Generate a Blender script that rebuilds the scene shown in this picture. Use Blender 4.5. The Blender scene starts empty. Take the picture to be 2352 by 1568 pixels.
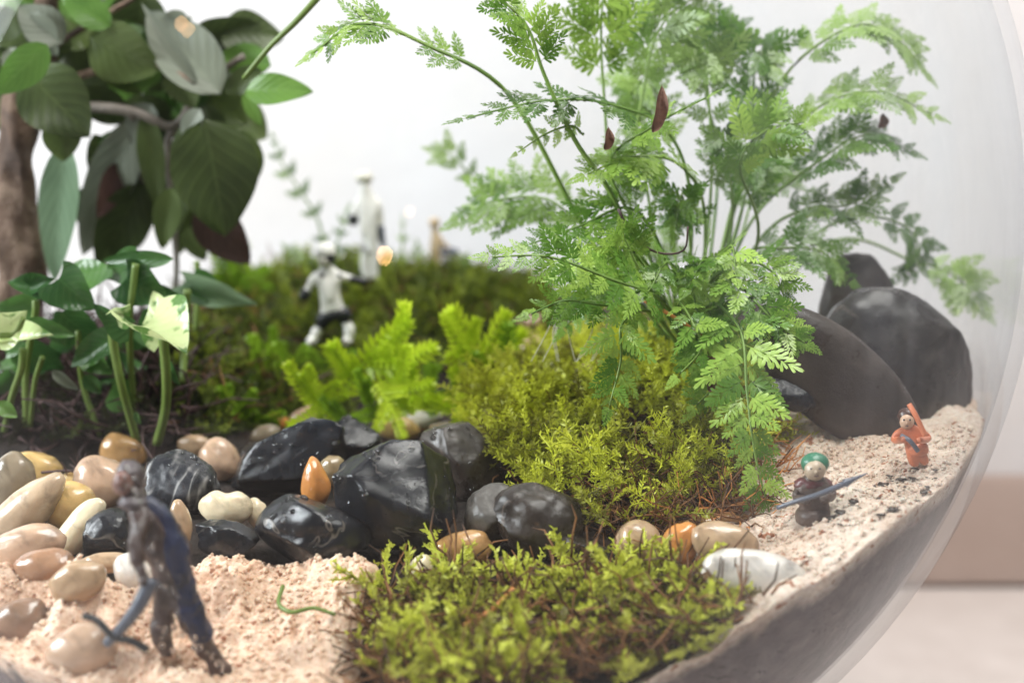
import bpy, bmesh, math, random
import numpy as np
from mathutils import Vector, Matrix, noise
R = math.radians
random.seed(7); rng = np.random.default_rng(7)
S = bpy.context.scene
C = S.collection

# ------------------------------------------------------------------ camera, light, exposure
# one Blender unit = 10 cm
S.unit_settings.scale_length = 0.1
PITCH = math.atan(0.214)
CAM = Vector((0, 0, 1.02))
cd = bpy.data.cameras.new('camera'); cam = bpy.data.objects.new('camera', cd); C.objects.link(cam)
cam.location = CAM; cam.rotation_euler = (math.pi/2 - PITCH, 0, 0)
cd.lens = 50; cd.sensor_width = 36; cd.clip_start = 0.05; cd.clip_end = 200
cd.dof.use_dof = True; cd.dof.focus_distance = 2.92; cd.dof.aperture_fstop = 0.92
S.camera = cam
W = bpy.data.worlds.new('World'); S.world = W; W.use_nodes = True
W.node_tree.nodes['Background'].inputs[0].default_value = (0.86, 0.92, 1.0, 1)
W.node_tree.nodes['Background'].inputs[1].default_value = 0.18
def area(name, loc, target, sx, sy, power, col):
    l = bpy.data.lights.new(name, 'AREA'); l.shape = 'RECTANGLE'; l.size = sx; l.size_y = sy
    l.energy = power; l.color = col
    o = bpy.data.objects.new(name, l); C.objects.link(o); o.location = loc
    o.rotation_euler = (Vector(target) - Vector(loc)).to_track_quat('-Z', 'Y').to_euler()
    return o
area('window_light', (-6.0, 1.9, 2.9), (0, 3.4, 0.2), 3.2, 2.6, 730, (0.95, 0.975, 1.0))
area('overhead_fill', (1.5, 2.4, 5.8), (0.5, 3.6, 0.0), 3.6, 2.8, 500, (1.0, 0.96, 0.91))  # added fill from above, lifts wall and front moss; no fitting known
S.view_settings.view_transform = 'Standard'; S.view_settings.look = 'None'
S.view_settings.exposure = 0.08; S.view_settings.gamma = 1
S.cycles.transparent_max_bounces = 24
S.cycles.max_bounces = 8

# ------------------------------------------------------------------ helpers
F = 3266.0
FW = Vector((0, math.cos(PITCH), -math.sin(PITCH))); UP = Vector((0, math.sin(PITCH), math.cos(PITCH))); RT = Vector((1, 0, 0))
def ray(px, py): return FW + RT*((px-1176)/F) + UP*((784-py)/F)
def P(px, py, Y):
    d = ray(px, py); return CAM + d*(Y/d.y)
SX, SY, SZ, SR = -0.273, 3.5, 0.562, 1.482      # centre and radius of the glass bowl
def sig(x): return 1/(1+np.exp(-np.clip(x, -40, 40)))
def G(x, y):                                     # height of the planting ground
    x = np.asarray(x, float); y = np.asarray(y, float)
    z = 0.15*sig((x-0.62)/0.12)*sig((y-2.35)/0.12)
    z = z + 0.255*np.exp(-((x+0.42)/0.85)**2/2 - ((y-4.45)/0.40)**2/2)
    z = z - 0.12*sig((2.56-y)/0.06)*sig((0.42-x)/0.09)
    z = z + 0.20*np.exp(-((x-0.30)/0.23)**2/2 - ((y-3.28)/0.26)**2/2)
    z = z + 0.13*np.exp(-((x+1.05)/0.30)**2/2 - ((y-3.75)/0.35)**2/2)
    z = z + 0.03*np.exp(-((x-0.15)/0.35)**2/2 - ((y-2.40)/0.25)**2/2)
    return z
def hit(px, py, lift=0.0):
    Y = 2.0
    while Y < 5.0:
        p = P(px, py, Y)
        if p.z < float(G(p.x, p.y))+lift: break
        Y += 0.01
    return P(px, py, Y)
def wloc(o):
    v = Vector((0, 0, 0))
    while o: v += o.location; o = o.parent
    return v
def props(o, label=None, cat=None, group=None, kind=None):
    if label: o['label'] = label
    if cat: o['category'] = cat
    if group: o['group'] = group
    if kind: o['kind'] = kind
    return o
def adopt(o, parent):
    if parent is not None:
        o.parent = parent; o.matrix_parent_inverse = (parent.matrix_world.inverted() if False else Matrix.Translation(-wpos[parent.name]))
WP = {}
class _W(dict):
    def __missing__(self, k): return Vector((0, 0, 0))
wpos = _W()
def empty(name, loc, label, cat, group=None):
    o = bpy.data.objects.new(name, None); C.objects.link(o); o.location = loc; o.empty_display_size = 0.05
    wpos[o.name] = Vector(loc); return props(o, label, cat, group)
def link(name, me, mat, parent=None, smooth=True):
    if mat and not me.materials:
        for m in (mat if isinstance(mat, (list, tuple)) else [mat]): me.materials.append(m)
    o = bpy.data.objects.new(name, me); C.objects.link(o)
    if parent is not None: adopt(o, parent)
    return o
def mesh(name, V, Fc, smooth=True, tint=None, uv=None, mi=None):
    me = bpy.data.meshes.new(name)
    V = np.asarray(V, np.float32).reshape(-1, 3); Fc = np.asarray(Fc, np.int32)
    k = Fc.shape[1]
    me.vertices.add(len(V)); me.vertices.foreach_set('co', V.ravel())
    me.loops.add(Fc.size); me.loops.foreach_set('vertex_index', Fc.ravel())
    me.polygons.add(len(Fc)); me.polygons.foreach_set('loop_start', np.arange(len(Fc), dtype=np.int32)*k)
    if mi is not None: me.polygons.foreach_set('material_index', np.asarray(mi, np.int32))
    me.update(calc_edges=True)
    if smooth: me.polygons.foreach_set('use_smooth', np.ones(len(Fc), bool))
    if tint is not None:
        a = me.attributes.new('tint', 'FLOAT', 'POINT'); a.data.foreach_set('value', np.asarray(tint, np.float32))
    if uv is not None:
        u = me.uv_layers.new(name='UVMap'); u.data.foreach_set('uv', np.asarray(uv, np.float32)[Fc.ravel()].ravel())
    return me
def hash3(ix, iy, iz, s):
    h = (ix*374761393 + iy*668265263 + iz*2147483647 + s*974634777) & 0xffffffff
    h = ((h ^ (h >> 13))*1274126177) & 0xffffffff
    return ((h ^ (h >> 16)) & 0xffff)/65535.0*2-1
def vn(x, y, z=None, s=0):
    x = np.asarray(x, float); y = np.asarray(y, float); z = np.zeros_like(x) if z is None else np.asarray(z, float)
    X, Y, Z = np.floor(x).astype(np.int64), np.floor(y).astype(np.int64), np.floor(z).astype(np.int64)
    fx, fy, fz = x-X, y-Y, z-Z
    fx, fy, fz = [t*t*(3-2*t) for t in (fx, fy, fz)]
    def c(i, j, k): return hash3(X+i, Y+j, Z+k, s)
    a = (c(0,0,0)*(1-fx)+c(1,0,0)*fx)*(1-fy)+(c(0,1,0)*(1-fx)+c(1,1,0)*fx)*fy
    b = (c(0,0,1)*(1-fx)+c(1,0,1)*fx)*(1-fy)+(c(0,1,1)*(1-fx)+c(1,1,1)*fx)*fy
    return a*(1-fz)+b*fz
def fbm(x, y, z=None, o=4, s=0):
    t = 0; a = 1
    for i in range(o):
        f = 2**i; t = t + a*vn(x*f, y*f, None if z is None else z*f, s+i*7); a *= 0.5
    return t

# ------------------------------------------------------------------ materials
def nt(name):
    m = bpy.data.materials.new(name); m.use_nodes = True
    n = m.node_tree.nodes; return m, n, m.node_tree.links, n['Principled BSDF']
def coords(n, l, kind='Object'):
    return n.new('ShaderNodeTexCoord').outputs[kind]
def ramp(n, stops):
    r = n.new('ShaderNodeValToRGB')
    while len(r.color_ramp.elements) < len(stops): r.color_ramp.elements.new(0.5)
    for e, (p, c) in zip(r.color_ramp.elements, stops): e.position = p; e.color = (*c, 1)
    return r
def tex(n, l, vec, scale, detail=5, rough=0.6, dist=0.0):
    t = n.new('ShaderNodeTexNoise'); t.inputs['Scale'].default_value = scale; t.inputs['Detail'].default_value = detail
    t.inputs['Roughness'].default_value = rough; t.inputs['Distortion'].default_value = dist
    l.new(vec, t.inputs['Vector']); return t.outputs['Fac']
def bump(n, l, b, h, strength, dist):
    u = n.new('ShaderNodeBump'); u.inputs['Strength'].default_value = strength; u.inputs['Distance'].default_value = dist
    l.new(h, u.inputs['Height']); l.new(u.outputs[0], b.inputs['Normal']); return u
def grain_mat(name, stops, scale, rough, bs=0.3, bd=0.01, bscale=None, coat=0, sss=0, dist=0.0, roughvar=0.0):
    m, n, l, b = nt(name); v = coords(n, l)
    f = tex(n, l, v, scale, 6, 0.62, dist); r = ramp(n, stops); l.new(f, r.inputs[0]); l.new(r.outputs[0], b.inputs['Base Color'])
    b.inputs['Roughness'].default_value = rough
    if roughvar:
        mr = n.new('ShaderNodeMapRange'); mr.inputs[3].default_value = max(0.03, rough-roughvar); mr.inputs[4].default_value = rough+roughvar
        mr.inputs[1].default_value = 0.35; mr.inputs[2].default_value = 0.65
        l.new(tex(n, l, v, scale*1.7, 4), mr.inputs[0]); l.new(mr.outputs[0], b.inputs['Roughness'])
    b.inputs['Coat Weight'].default_value = coat; b.inputs['Coat Roughness'].default_value = 0.06
    if sss:
        b.inputs['Subsurface Weight'].default_value = sss; b.inputs['Subsurface Scale'].default_value = 0.03
        b.inputs['Subsurface Radius'].default_value = (1, 0.6, 0.35)
    if bs: bump(n, l, b, tex(n, l, v, bscale or scale*4, 6, 0.65), bs, bd)
    return m
def stone_mat(name, c0, c1, c2, rough=0.16, vein=None):
    m, n, l, b = nt(name); oi = n.new('ShaderNodeObjectInfo')
    va = n.new('ShaderNodeVectorMath'); va.operation = 'ADD'; l.new(coords(n, l), va.inputs[0]); l.new(oi.outputs['Location'], va.inputs[1])
    v = va.outputs[0]
    f = tex(n, l, v, 9, 7, 0.65, 0.6); r = ramp(n, [(0.3, c0), (0.5, c1), (0.72, c2)]); l.new(f, r.inputs[0])
    out = r.outputs[0]
    pt = tex(n, l, v, 70, 3, 0.7); pr = ramp(n, [(0.60, (0, 0, 0)), (0.72, (1, 1, 1))]); l.new(pt, pr.inputs[0])
    mx = n.new('ShaderNodeMix'); mx.data_type = 'RGBA'; l.new(pr.outputs[0], mx.inputs[0]); l.new(out, mx.inputs[6])
    mx.inputs[7].default_value = (*[min(1, q*0.55) for q in c1], 1); out = mx.outputs[2]
    if vein:
        w1 = tex(n, l, v, vein[1]*2.0, 3, 0.55, 1.2); w2 = n.new('ShaderNodeMath'); w2.operation = 'SUBTRACT'; l.new(w1, w2.inputs[0]); w2.inputs[1].default_value = 0.5
        w3 = n.new('ShaderNodeMath'); w3.operation = 'ABSOLUTE'; l.new(w2.outputs[0], w3.inputs[0])
        w4 = ramp(n, [(0.0, (1, 1, 1)), (vein[2], (0, 0, 0))]); l.new(w3.outputs[0], w4.inputs[0])
        w5 = ramp(n, [(vein[3], (0, 0, 0)), (vein[3]+0.12, (1, 1, 1))]); l.new(tex(n, l, v, vein[1]*3, 4, 0.7), w5.inputs[0])
        wr = n.new('ShaderNodeMath'); wr.operation = 'MULTIPLY'; l.new(w4.outputs[0], wr.inputs[0]); l.new(w5.outputs[0], wr.inputs[1])
        m2 = n.new('ShaderNodeMix'); m2.data_type = 'RGBA'; l.new(wr.outputs[0], m2.inputs[0]); l.new(out, m2.inputs[6])
        m2.inputs[7].default_value = (*vein[0], 1); out = m2.outputs[2]
    l.new(out, b.inputs['Base Color']); b.inputs['Roughness'].default_value = rough
    mr = n.new('ShaderNodeMapRange'); mr.inputs[1].default_value = 0.35; mr.inputs[2].default_value = 0.7
    mr.inputs[3].default_value = rough*0.7; mr.inputs[4].default_value = rough*2.0
    l.new(tex(n, l, v, 16, 5), mr.inputs[0]); l.new(mr.outputs[0], b.inputs['Roughness'])
    b.inputs['Coat Weight'].default_value = 0.1; b.inputs['Coat Roughness'].default_value = 0.1; b.inputs['Specular IOR Level'].default_value = 0.4
    bump(n, l, b, tex(n, l, v, 26, 9, 0.72), 0.25, 0.012)
    return m
def leaf_mat(name, dark, lit, rough=0.38, trans=0.35, scale=18, var=0.25, uvvein=False, patch=None):
    m, n, l, b = nt(name)
    v = coords(n, l)
    at = n.new('ShaderNodeAttribute'); at.attribute_name = 'tint'
    oi = n.new('ShaderNodeObjectInfo')
    nz = tex(n, l, v, scale, 4)
    a1 = n.new('ShaderNodeMath'); a1.operation = 'MULTIPLY_ADD'; l.new(nz, a1.inputs[0]); a1.inputs[1].default_value = 0.9; l.new(at.outputs['Fac'], a1.inputs[2])
    a2 = n.new('ShaderNodeMath'); a2.operation = 'MULTIPLY_ADD'; l.new(oi.outputs['Random'], a2.inputs[0]); a2.inputs[1].default_value = var; l.new(a1.outputs[0], a2.inputs[2])
    a3 = n.new('ShaderNodeMath'); a3.operation = 'ADD'; l.new(a2.outputs[0], a3.inputs[0]); a3.inputs[1].default_value = -0.1-var/2; a3.use_clamp = True
    r = ramp(n, [(0.1, dark), (0.85, lit)]); l.new(a3.outputs[0], r.inputs[0]); out = r.outputs[0]
    if patch:
        pz = tex(n, l, v, patch[1], 3, 0.7); pr = ramp(n, [(patch[2], (0, 0, 0)), (patch[2]+0.06, (1, 1, 1))]); l.new(pz, pr.inputs[0])
        mx = n.new('ShaderNodeMix'); mx.data_type = 'RGBA'; l.new(pr.outputs[0], mx.inputs[0]); l.new(out, mx.inputs[6]); mx.inputs[7].default_value = (*patch[0], 1); out = mx.outputs[2]
    if uvvein:
        uv = coords(n, l, 'UV'); sp = n.new('ShaderNodeSeparateXYZ'); l.new(uv, sp.inputs[0])
        ab = n.new('ShaderNodeMath'); ab.operation = 'ABSOLUTE'; l.new(sp.outputs[1], ab.inputs[0])
        mu = n.new('ShaderNodeMath'); mu.operation = 'MULTIPLY_ADD'; l.new(ab.outputs[0], mu.inputs[0]); mu.inputs[1].default_value = -0.35; l.new(sp.outputs[0], mu.inputs[2])
        sn = n.new('ShaderNodeMath'); sn.operation = 'MULTIPLY'; l.new(mu.outputs[0], sn.inputs[0]); sn.inputs[1].default_value = 44
        s2 = n.new('ShaderNodeMath'); s2.operation = 'SINE'; l.new(sn.outputs[0], s2.inputs[0])
        gr = n.new('ShaderNodeMath'); gr.operation = 'GREATER_THAN'; l.new(s2.outputs[0], gr.inputs[0]); gr.inputs[1].default_value = 0.93
        md = n.new('ShaderNodeMath'); md.operation = 'LESS_THAN'; l.new(ab.outputs[0], md.inputs[0]); md.inputs[1].default_value = 0.035
        mxx = n.new('ShaderNodeMath'); mxx.operation = 'MAXIMUM'; l.new(gr.outputs[0], mxx.inputs[0]); l.new(md.outputs[0], mxx.inputs[1])
        sc = n.new('ShaderNodeMath'); sc.operation = 'MULTIPLY'; l.new(mxx.outputs[0], sc.inputs[0]); sc.inputs[1].default_value = 0.12
        m3 = n.new('ShaderNodeMix'); m3.data_type = 'RGBA'; l.new(sc.outputs[0], m3.inputs[0]); l.new(out, m3.inputs[6]); m3.inputs[7].default_value = (*[min(1, q*1.6+0.05) for q in lit], 1); out = m3.outputs[2]
        bump(n, l, b, s2.outputs[0], 0.12, 0.003)
    l.new(out, b.inputs['Base Color']); b.inputs['Roughness'].default_value = rough
    tr = n.new('ShaderNodeBsdfTranslucent'); l.new(out, tr.inputs[0])
    ms = n.new('ShaderNodeMixShader'); ms.inputs[0].default_value = trans
    l.new(b.outputs[0], ms.inputs[1]); l.new(tr.outputs[0], ms.inputs[2]); l.new(ms.outputs[0], n['Material Output'].inputs['Surface'])
    return m
M = {}
def sand_mat(name, cols, fleck):
    m, n, l, b = nt(name); v = coords(n, l)
    big = tex(n, l, v, 5, 6, 0.7); fine = tex(n, l, v, 85, 3, 0.8)
    ad = n.new('ShaderNodeMath'); ad.operation = 'MULTIPLY_ADD'; l.new(fine, ad.inputs[0]); ad.inputs[1].default_value = 0.55
    mm = n.new('ShaderNodeMath'); mm.operation = 'MULTIPLY'; l.new(big, mm.inputs[0]); mm.inputs[1].default_value = 0.5; l.new(mm.outputs[0], ad.inputs[2])
    r = ramp(n, [(0.36, cols[0]), (0.5, cols[1]), (0.62, cols[2])]); l.new(ad.outputs[0], r.inputs[0])
    fl = tex(n, l, v, 48, 2, 0.5); fr = ramp(n, [(fleck, (0, 0, 0)), (fleck+0.03, (1, 1, 1))]); l.new(fl, fr.inputs[0])
    mx = n.new('ShaderNodeMix'); mx.data_type = 'RGBA'; l.new(fr.outputs[0], mx.inputs[0]); l.new(r.outputs[0], mx.inputs[6]); mx.inputs[7].default_value = (0.30, 0.13, 0.07, 1)
    # below the thin sand layer the bed is dark potting soil
    sp = n.new('ShaderNodeAttribute'); sp.attribute_name = 'tint'
    ly = n.new('ShaderNodeMath'); ly.operation = 'MULTIPLY_ADD'; l.new(tex(n, l, v, 7, 5, 0.7), ly.inputs[0]); ly.inputs[1].default_value = 0.12; l.new(sp.outputs['Fac'], ly.inputs[2])
    lr = ramp(n, [(0.07, (0, 0, 0)), (0.12, (1, 1, 1))]); l.new(ly.outputs[0], lr.inputs[0])
    so = ramp(n, [(0.35, (0.06, 0.045, 0.045)), (0.6, (0.13, 0.10, 0.10)), (0.75, (0.22, 0.17, 0.16))]); l.new(tex(n, l, v, 22, 6, 0.7), so.inputs[0])
    m2 = n.new('ShaderNodeMix'); m2.data_type = 'RGBA'; l.new(lr.outputs[0], m2.inputs[0]); l.new(mx.outputs[2], m2.inputs[6]); l.new(so.outputs[0], m2.inputs[7])
    l.new(m2.outputs[2], b.inputs['Base Color']); b.inputs['Roughness'].default_value = 0.85
    b.inputs['Subsurface Weight'].default_value = 0.15; b.inputs['Subsurface Scale'].default_value = 0.02
    bump(n, l, b, fine, 0.6, 0.01)
    return m
M['sand'] = sand_mat('damp_sand', [(0.44, 0.24, 0.14), (0.72, 0.50, 0.36), (0.86, 0.68, 0.54)], 0.66)
M['sand_pale'] = sand_mat('pale_sand', [(0.36, 0.24, 0.16), (0.56, 0.43, 0.34), (0.70, 0.60, 0.51)], 0.64)
M['soil'] = grain_mat('dark_soil', [(0.3, (0.008, 0.005, 0.004)), (0.55, (0.026, 0.015, 0.010)), (0.75, (0.075, 0.042, 0.026))], 14, 0.8, 0.8, 0.03, 40)
M['black'] = stone_mat('black_slate', (0.005, 0.006, 0.008), (0.010, 0.011, 0.014), (0.035, 0.037, 0.044), 0.13, ((0.14, 0.12, 0.10), 2.4, 0.012, 0.46))
M['black_veined'] = stone_mat('veined_slate', (0.008, 0.009, 0.012), (0.018, 0.020, 0.026), (0.05, 0.05, 0.055), 0.22, ((0.32, 0.31, 0.30), 1.8, 0.03, 0.38))
M['brown_slate'] = stone_mat('brown_slate', (0.012, 0.009, 0.007), (0.026, 0.019, 0.015), (0.06, 0.048, 0.04), 0.25, ((0.12, 0.09, 0.07), 2.4, 0.012, 0.46))
M['grey'] = stone_mat('grey_stone', (0.06, 0.055, 0.05), (0.11, 0.10, 0.09), (0.17, 0.155, 0.14), 0.3)
M['big'] = stone_mat('large_slate', (0.022, 0.015, 0.012), (0.040, 0.029, 0.023), (0.070, 0.053, 0.044), 0.34)
M['bigdark'] = stone_mat('dark_slate', (0.010, 0.009, 0.009), (0.024, 0.020, 0.018), (0.06, 0.052, 0.047), 0.26, ((0.10, 0.085, 0.075), 1.6, 0.012, 0.48))
def peb(name, c, rough=0.2, sss=0.25):
    c0 = tuple(q*0.5 for q in c); c2 = tuple(min(1, q*1.25) for q in c)
    return grain_mat(name, [(0.34, c0), (0.47, c), (0.68, c2)], 10, rough, 0.25, 0.008, 30, 0.3, sss, 0.5, 0.07)
for k, c in dict(beige=(0.50, 0.37, 0.25), cream=(0.70, 0.60, 0.42), yellow=(0.62, 0.42, 0.17), orange=(0.52, 0.22, 0.06), redbrown=(0.34, 0.19, 0.11),
                 tan=(0.42, 0.29, 0.18), olive=(0.27, 0.20, 0.11), pink=(0.50, 0.34, 0.235), white=(0.66, 0.62, 0.57), greybrown=(0.24, 0.19, 0.13), amber=(0.44, 0.25, 0.10), brown=(0.22, 0.13, 0.08)).items():
    M[k] = peb(k+'_pebble', c)
M['moss'] = leaf_mat('yellow_green_moss', (0.14, 0.13, 0.012), (0.66, 0.70, 0.06), 0.45, 0.4, 30, 0)
M['moss_front'] = leaf_mat('front_moss', (0.12, 0.09, 0.014), (0.66, 0.70, 0.09), 0.5, 0.35, 30, 0)
M['moss_back'] = leaf_mat('back_moss', (0.07, 0.10, 0.010), (0.34, 0.42, 0.03), 0.55, 0.35, 24, 0)
M['moss_shade'] = leaf_mat('shade_toned_moss', (0.025, 0.022, 0.010), (0.09, 0.12, 0.02), 0.6, 0.3, 24, 0)  # shade under the arrow leaves is put into this moss colour
M['dead'] = leaf_mat('dead_moss_stems', (0.05, 0.022, 0.010), (0.30, 0.13, 0.04), 0.6, 0.2, 20, 0)
M['lime'] = leaf_mat('lime_spikemoss', (0.45, 0.62, 0.02), (0.82, 0.95, 0.07), 0.35, 0.4, 20, 0.4)
M['limedark'] = leaf_mat('green_spikemoss', (0.14, 0.26, 0.015), (0.42, 0.64, 0.04), 0.4, 0.4, 20, 0.4)
M['fern'] = leaf_mat('fern_leaf', (0.12, 0.26, 0.03), (0.48, 0.68, 0.13), 0.28, 0.38, 6, 0.7)
M['fernback'] = leaf_mat('fern_leaf_deep', (0.09, 0.19, 0.035), (0.36, 0.52, 0.14), 0.3, 0.38, 6, 0.7)
M['fernstem'] = leaf_mat('fern_stem', (0.10, 0.20, 0.03), (0.32, 0.46, 0.10), 0.4, 0.1, 6, 0.3)
M['treeleaf'] = leaf_mat('tree_leaf', (0.045, 0.065, 0.02), (0.14, 0.20, 0.05), 0.42, 0.3, 4, 0.5, True)
M['treebright'] = leaf_mat('bright_tree_leaf', (0.07, 0.17, 0.03), (0.20, 0.36, 0.07), 0.35, 0.4, 4, 0.3, True)
M['treegrey'] = leaf_mat('grey_leaf_underside', (0.15, 0.17, 0.13), (0.26, 0.29, 0.21), 0.5, 0.3, 4, 0.4, True)
M['treepale'] = leaf_mat('pale_leaf_underside', (0.20, 0.32, 0.19), (0.32, 0.45, 0.28), 0.5, 0.4, 4, 0.3, True)
M['treered'] = leaf_mat('red_brown_leaf', (0.035, 0.018, 0.014), (0.10, 0.045, 0.035), 0.45, 0.25, 4, 0.3, True)
M['vari'] = leaf_mat('variegated_leaf', (0.10, 0.22, 0.05), (0.20, 0.36, 0.10), 0.25, 0.35, 5, 0.2, True, ((0.68, 0.78, 0.40), 11, 0.43))
M['synleaf'] = leaf_mat('green_arrow_leaf', (0.03, 0.09, 0.025), (0.12, 0.25, 0.06), 0.28, 0.35, 5, 0.4, True)
M['synstem'] = leaf_mat('green_stalk', (0.13, 0.20, 0.04), (0.24, 0.33, 0.08), 0.4, 0.15, 5, 0.3)
M['bark'] = grain_mat('brown_bark', [(0.3, (0.05, 0.028, 0.018)), (0.5, (0.14, 0.085, 0.055)), (0.7, (0.30, 0.21, 0.15))], 8, 0.75, 0.9, 0.03, 22, dist=1.0)
M['twig'] = grain_mat('grey_twig', [(0.3, (0.10, 0.08, 0.06)), (0.7, (0.26, 0.23, 0.20))], 20, 0.6, 0.3, 0.01)
M['root'] = grain_mat('orange_rootlet', [(0.3, (0.35, 0.12, 0.03)), (0.7, (0.68, 0.28, 0.07))], 20, 0.5, 0)
M['dryleaf'] = grain_mat('dry_brown_leaf', [(0.3, (0.08, 0.035, 0.02)), (0.7, (0.26, 0.12, 0.07))], 20, 0.55, 0.5, 0.01)
M['darkroot'] = grain_mat('dark_rootlet', [(0.3, (0.03, 0.012, 0.012)), (0.7, (0.10, 0.05, 0.045))], 20, 0.6, 0)
M['paleroot'] = grain_mat('pale_root_hair', [(0.3, (0.45, 0.42, 0.30)), (0.7, (0.65, 0.62, 0.50))], 20, 0.5, 0)
def paint(name, c, rough=0.35, wear=0.8, bs=0.25, bscale=60):
    return grain_mat(name, [(0.32, tuple(q*wear for q in c)), (0.5, c), (0.7, tuple(min(1, q*1.15+0.005) for q in c))], 16, rough, bs, 0.006, bscale, 0.1)
M['p_white'] = paint('white_paint', (0.80, 0.79, 0.76)); M['p_black'] = paint('black_paint', (0.012, 0.013, 0.016))
M['p_skin'] = paint('painted_skin', (0.55, 0.36, 0.25)); M['p_skingrey'] = paint('painted_greyish_skin', (0.42, 0.33, 0.24))
M['p_green'] = paint('green_paint', (0.03, 0.16, 0.09)); M['p_maroon'] = paint('maroon_paint', (0.10, 0.025, 0.025))
M['p_brown'] = paint('brown_paint', (0.085, 0.055, 0.042), 0.4, 0.5, 0.9, 45); M['p_steel'] = paint('blue_grey_paint', (0.09, 0.10, 0.13))
M['p_orange'] = paint('orange_paint', (0.56, 0.17, 0.08), 0.35, 0.35); M['p_hair'] = paint('dark_hair_paint', (0.06, 0.025, 0.018))
M['p_navy'] = paint('navy_paint', (0.012, 0.018, 0.055), 0.25, 0.4, 1.0, 40); M['p_furbrown'] = paint('dark_brown_paint', (0.045, 0.024, 0.020), 0.3, 0.4, 1.0, 40)
M['p_pink'] = paint('pinkish_face_paint', (0.20, 0.10, 0.08), 0.3, 0.5, 0.6, 40); M['p_greyhair'] = paint('grey_hair_paint', (0.085, 0.065, 0.07), 0.3, 0.3, 1.0, 40)
M['p_tan'] = paint('tan_paint', (0.50, 0.38, 0.24)); M['p_offwhite'] = paint('off_white_paint', (0.70, 0.68, 0.60))
m, n, l, b = nt('water'); b.inputs['Base Color'].default_value = (1, 1, 1, 1); b.inputs['Roughness'].default_value = 0.02
b.inputs['Transmission Weight'].default_value = 1; b.inputs['IOR'].default_value = 1.33; M['water'] = m
m, n, l, b = nt('bulb_glow'); b.inputs['Emission Color'].default_value = (1, 0.50, 0.20, 1); b.inputs['Emission Strength'].default_value = 40; M['bulb'] = m
# glass: clear pane with real Fresnel reflection and a streaked pale veil painted in as reflection haze
m, n, l, b = nt('bowl_glass'); n.remove(b)
tr = n.new('ShaderNodeBsdfTransparent'); tr.inputs[0].default_value = (0.975, 0.985, 0.985, 1)
gl = n.new('ShaderNodeBsdfGlossy'); gl.inputs['Roughness'].default_value = 0.015
lf = n.new('ShaderNodeLayerWeight'); lf.inputs[0].default_value = 0.5
pw = n.new('ShaderNodeMath'); pw.operation = 'POWER'; l.new(lf.outputs['Facing'], pw.inputs[0]); pw.inputs[1].default_value = 5
fr = n.new('ShaderNodeMath'); fr.operation = 'MULTIPLY_ADD'; l.new(pw.outputs[0], fr.inputs[0]); fr.inputs[1].default_value = 0.5; fr.inputs[2].default_value = 0.011
m1 = n.new('ShaderNodeMixShader'); l.new(fr.outputs[0], m1.inputs[0]); l.new(tr.outputs[0], m1.inputs[1]); l.new(gl.outputs[0], m1.inputs[2])
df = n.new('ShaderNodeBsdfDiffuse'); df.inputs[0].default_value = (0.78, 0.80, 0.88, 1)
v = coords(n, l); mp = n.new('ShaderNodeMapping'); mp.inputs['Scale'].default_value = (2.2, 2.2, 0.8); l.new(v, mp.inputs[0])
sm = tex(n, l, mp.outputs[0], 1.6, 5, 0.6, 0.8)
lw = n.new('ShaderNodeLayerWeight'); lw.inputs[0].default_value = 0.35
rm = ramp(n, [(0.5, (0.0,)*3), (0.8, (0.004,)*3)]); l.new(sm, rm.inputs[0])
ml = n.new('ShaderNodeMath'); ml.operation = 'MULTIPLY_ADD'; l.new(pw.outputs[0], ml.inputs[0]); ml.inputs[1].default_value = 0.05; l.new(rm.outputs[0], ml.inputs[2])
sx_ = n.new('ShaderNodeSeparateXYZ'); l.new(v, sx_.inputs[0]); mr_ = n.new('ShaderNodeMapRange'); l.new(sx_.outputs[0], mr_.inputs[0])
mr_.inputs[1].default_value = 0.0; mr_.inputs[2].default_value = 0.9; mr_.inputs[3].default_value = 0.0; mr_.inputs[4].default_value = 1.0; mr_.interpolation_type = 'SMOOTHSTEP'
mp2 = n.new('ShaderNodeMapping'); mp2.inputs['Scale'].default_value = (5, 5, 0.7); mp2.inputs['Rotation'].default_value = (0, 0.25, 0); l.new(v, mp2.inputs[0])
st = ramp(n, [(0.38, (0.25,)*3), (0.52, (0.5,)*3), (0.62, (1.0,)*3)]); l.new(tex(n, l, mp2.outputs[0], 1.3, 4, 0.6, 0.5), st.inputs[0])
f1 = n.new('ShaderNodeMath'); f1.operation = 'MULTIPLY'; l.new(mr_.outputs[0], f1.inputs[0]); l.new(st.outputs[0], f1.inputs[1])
f2 = n.new('ShaderNodeMath'); f2.operation = 'MULTIPLY_ADD'; l.new(f1.outputs[0], f2.inputs[0]); f2.inputs[1].default_value = 0.075; l.new(ml.outputs[0], f2.inputs[2]); ml = f2  # room reflections on the right side imitated by a diffuse veil
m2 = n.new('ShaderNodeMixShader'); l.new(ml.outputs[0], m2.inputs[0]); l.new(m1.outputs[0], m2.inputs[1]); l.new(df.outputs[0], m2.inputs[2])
l.new(m2.outputs[0], n['Material Output'].inputs['Surface']); M['glass'] = m
m, n, l, b = nt('wall_paint'); v = coords(n, l)
r = ramp(n, [(0.3, (0.70, 0.665, 0.655)), (0.7, (0.74, 0.73, 0.755))]); l.new(tex(n, l, v, 0.9, 3, 0.5), r.inputs[0]); l.new(r.outputs[0], b.inputs['Base Color'])
b.inputs['Roughness'].default_value = 0.7; bump(n, l, b, tex(n, l, v, 12, 5), 0.2, 0.02); M['wall'] = m
M['table'] = grain_mat('table_top', [(0.3, (0.56, 0.50, 0.47)), (0.7, (0.66, 0.60, 0.57))], 3, 0.45, 0.1, 0.01)
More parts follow.
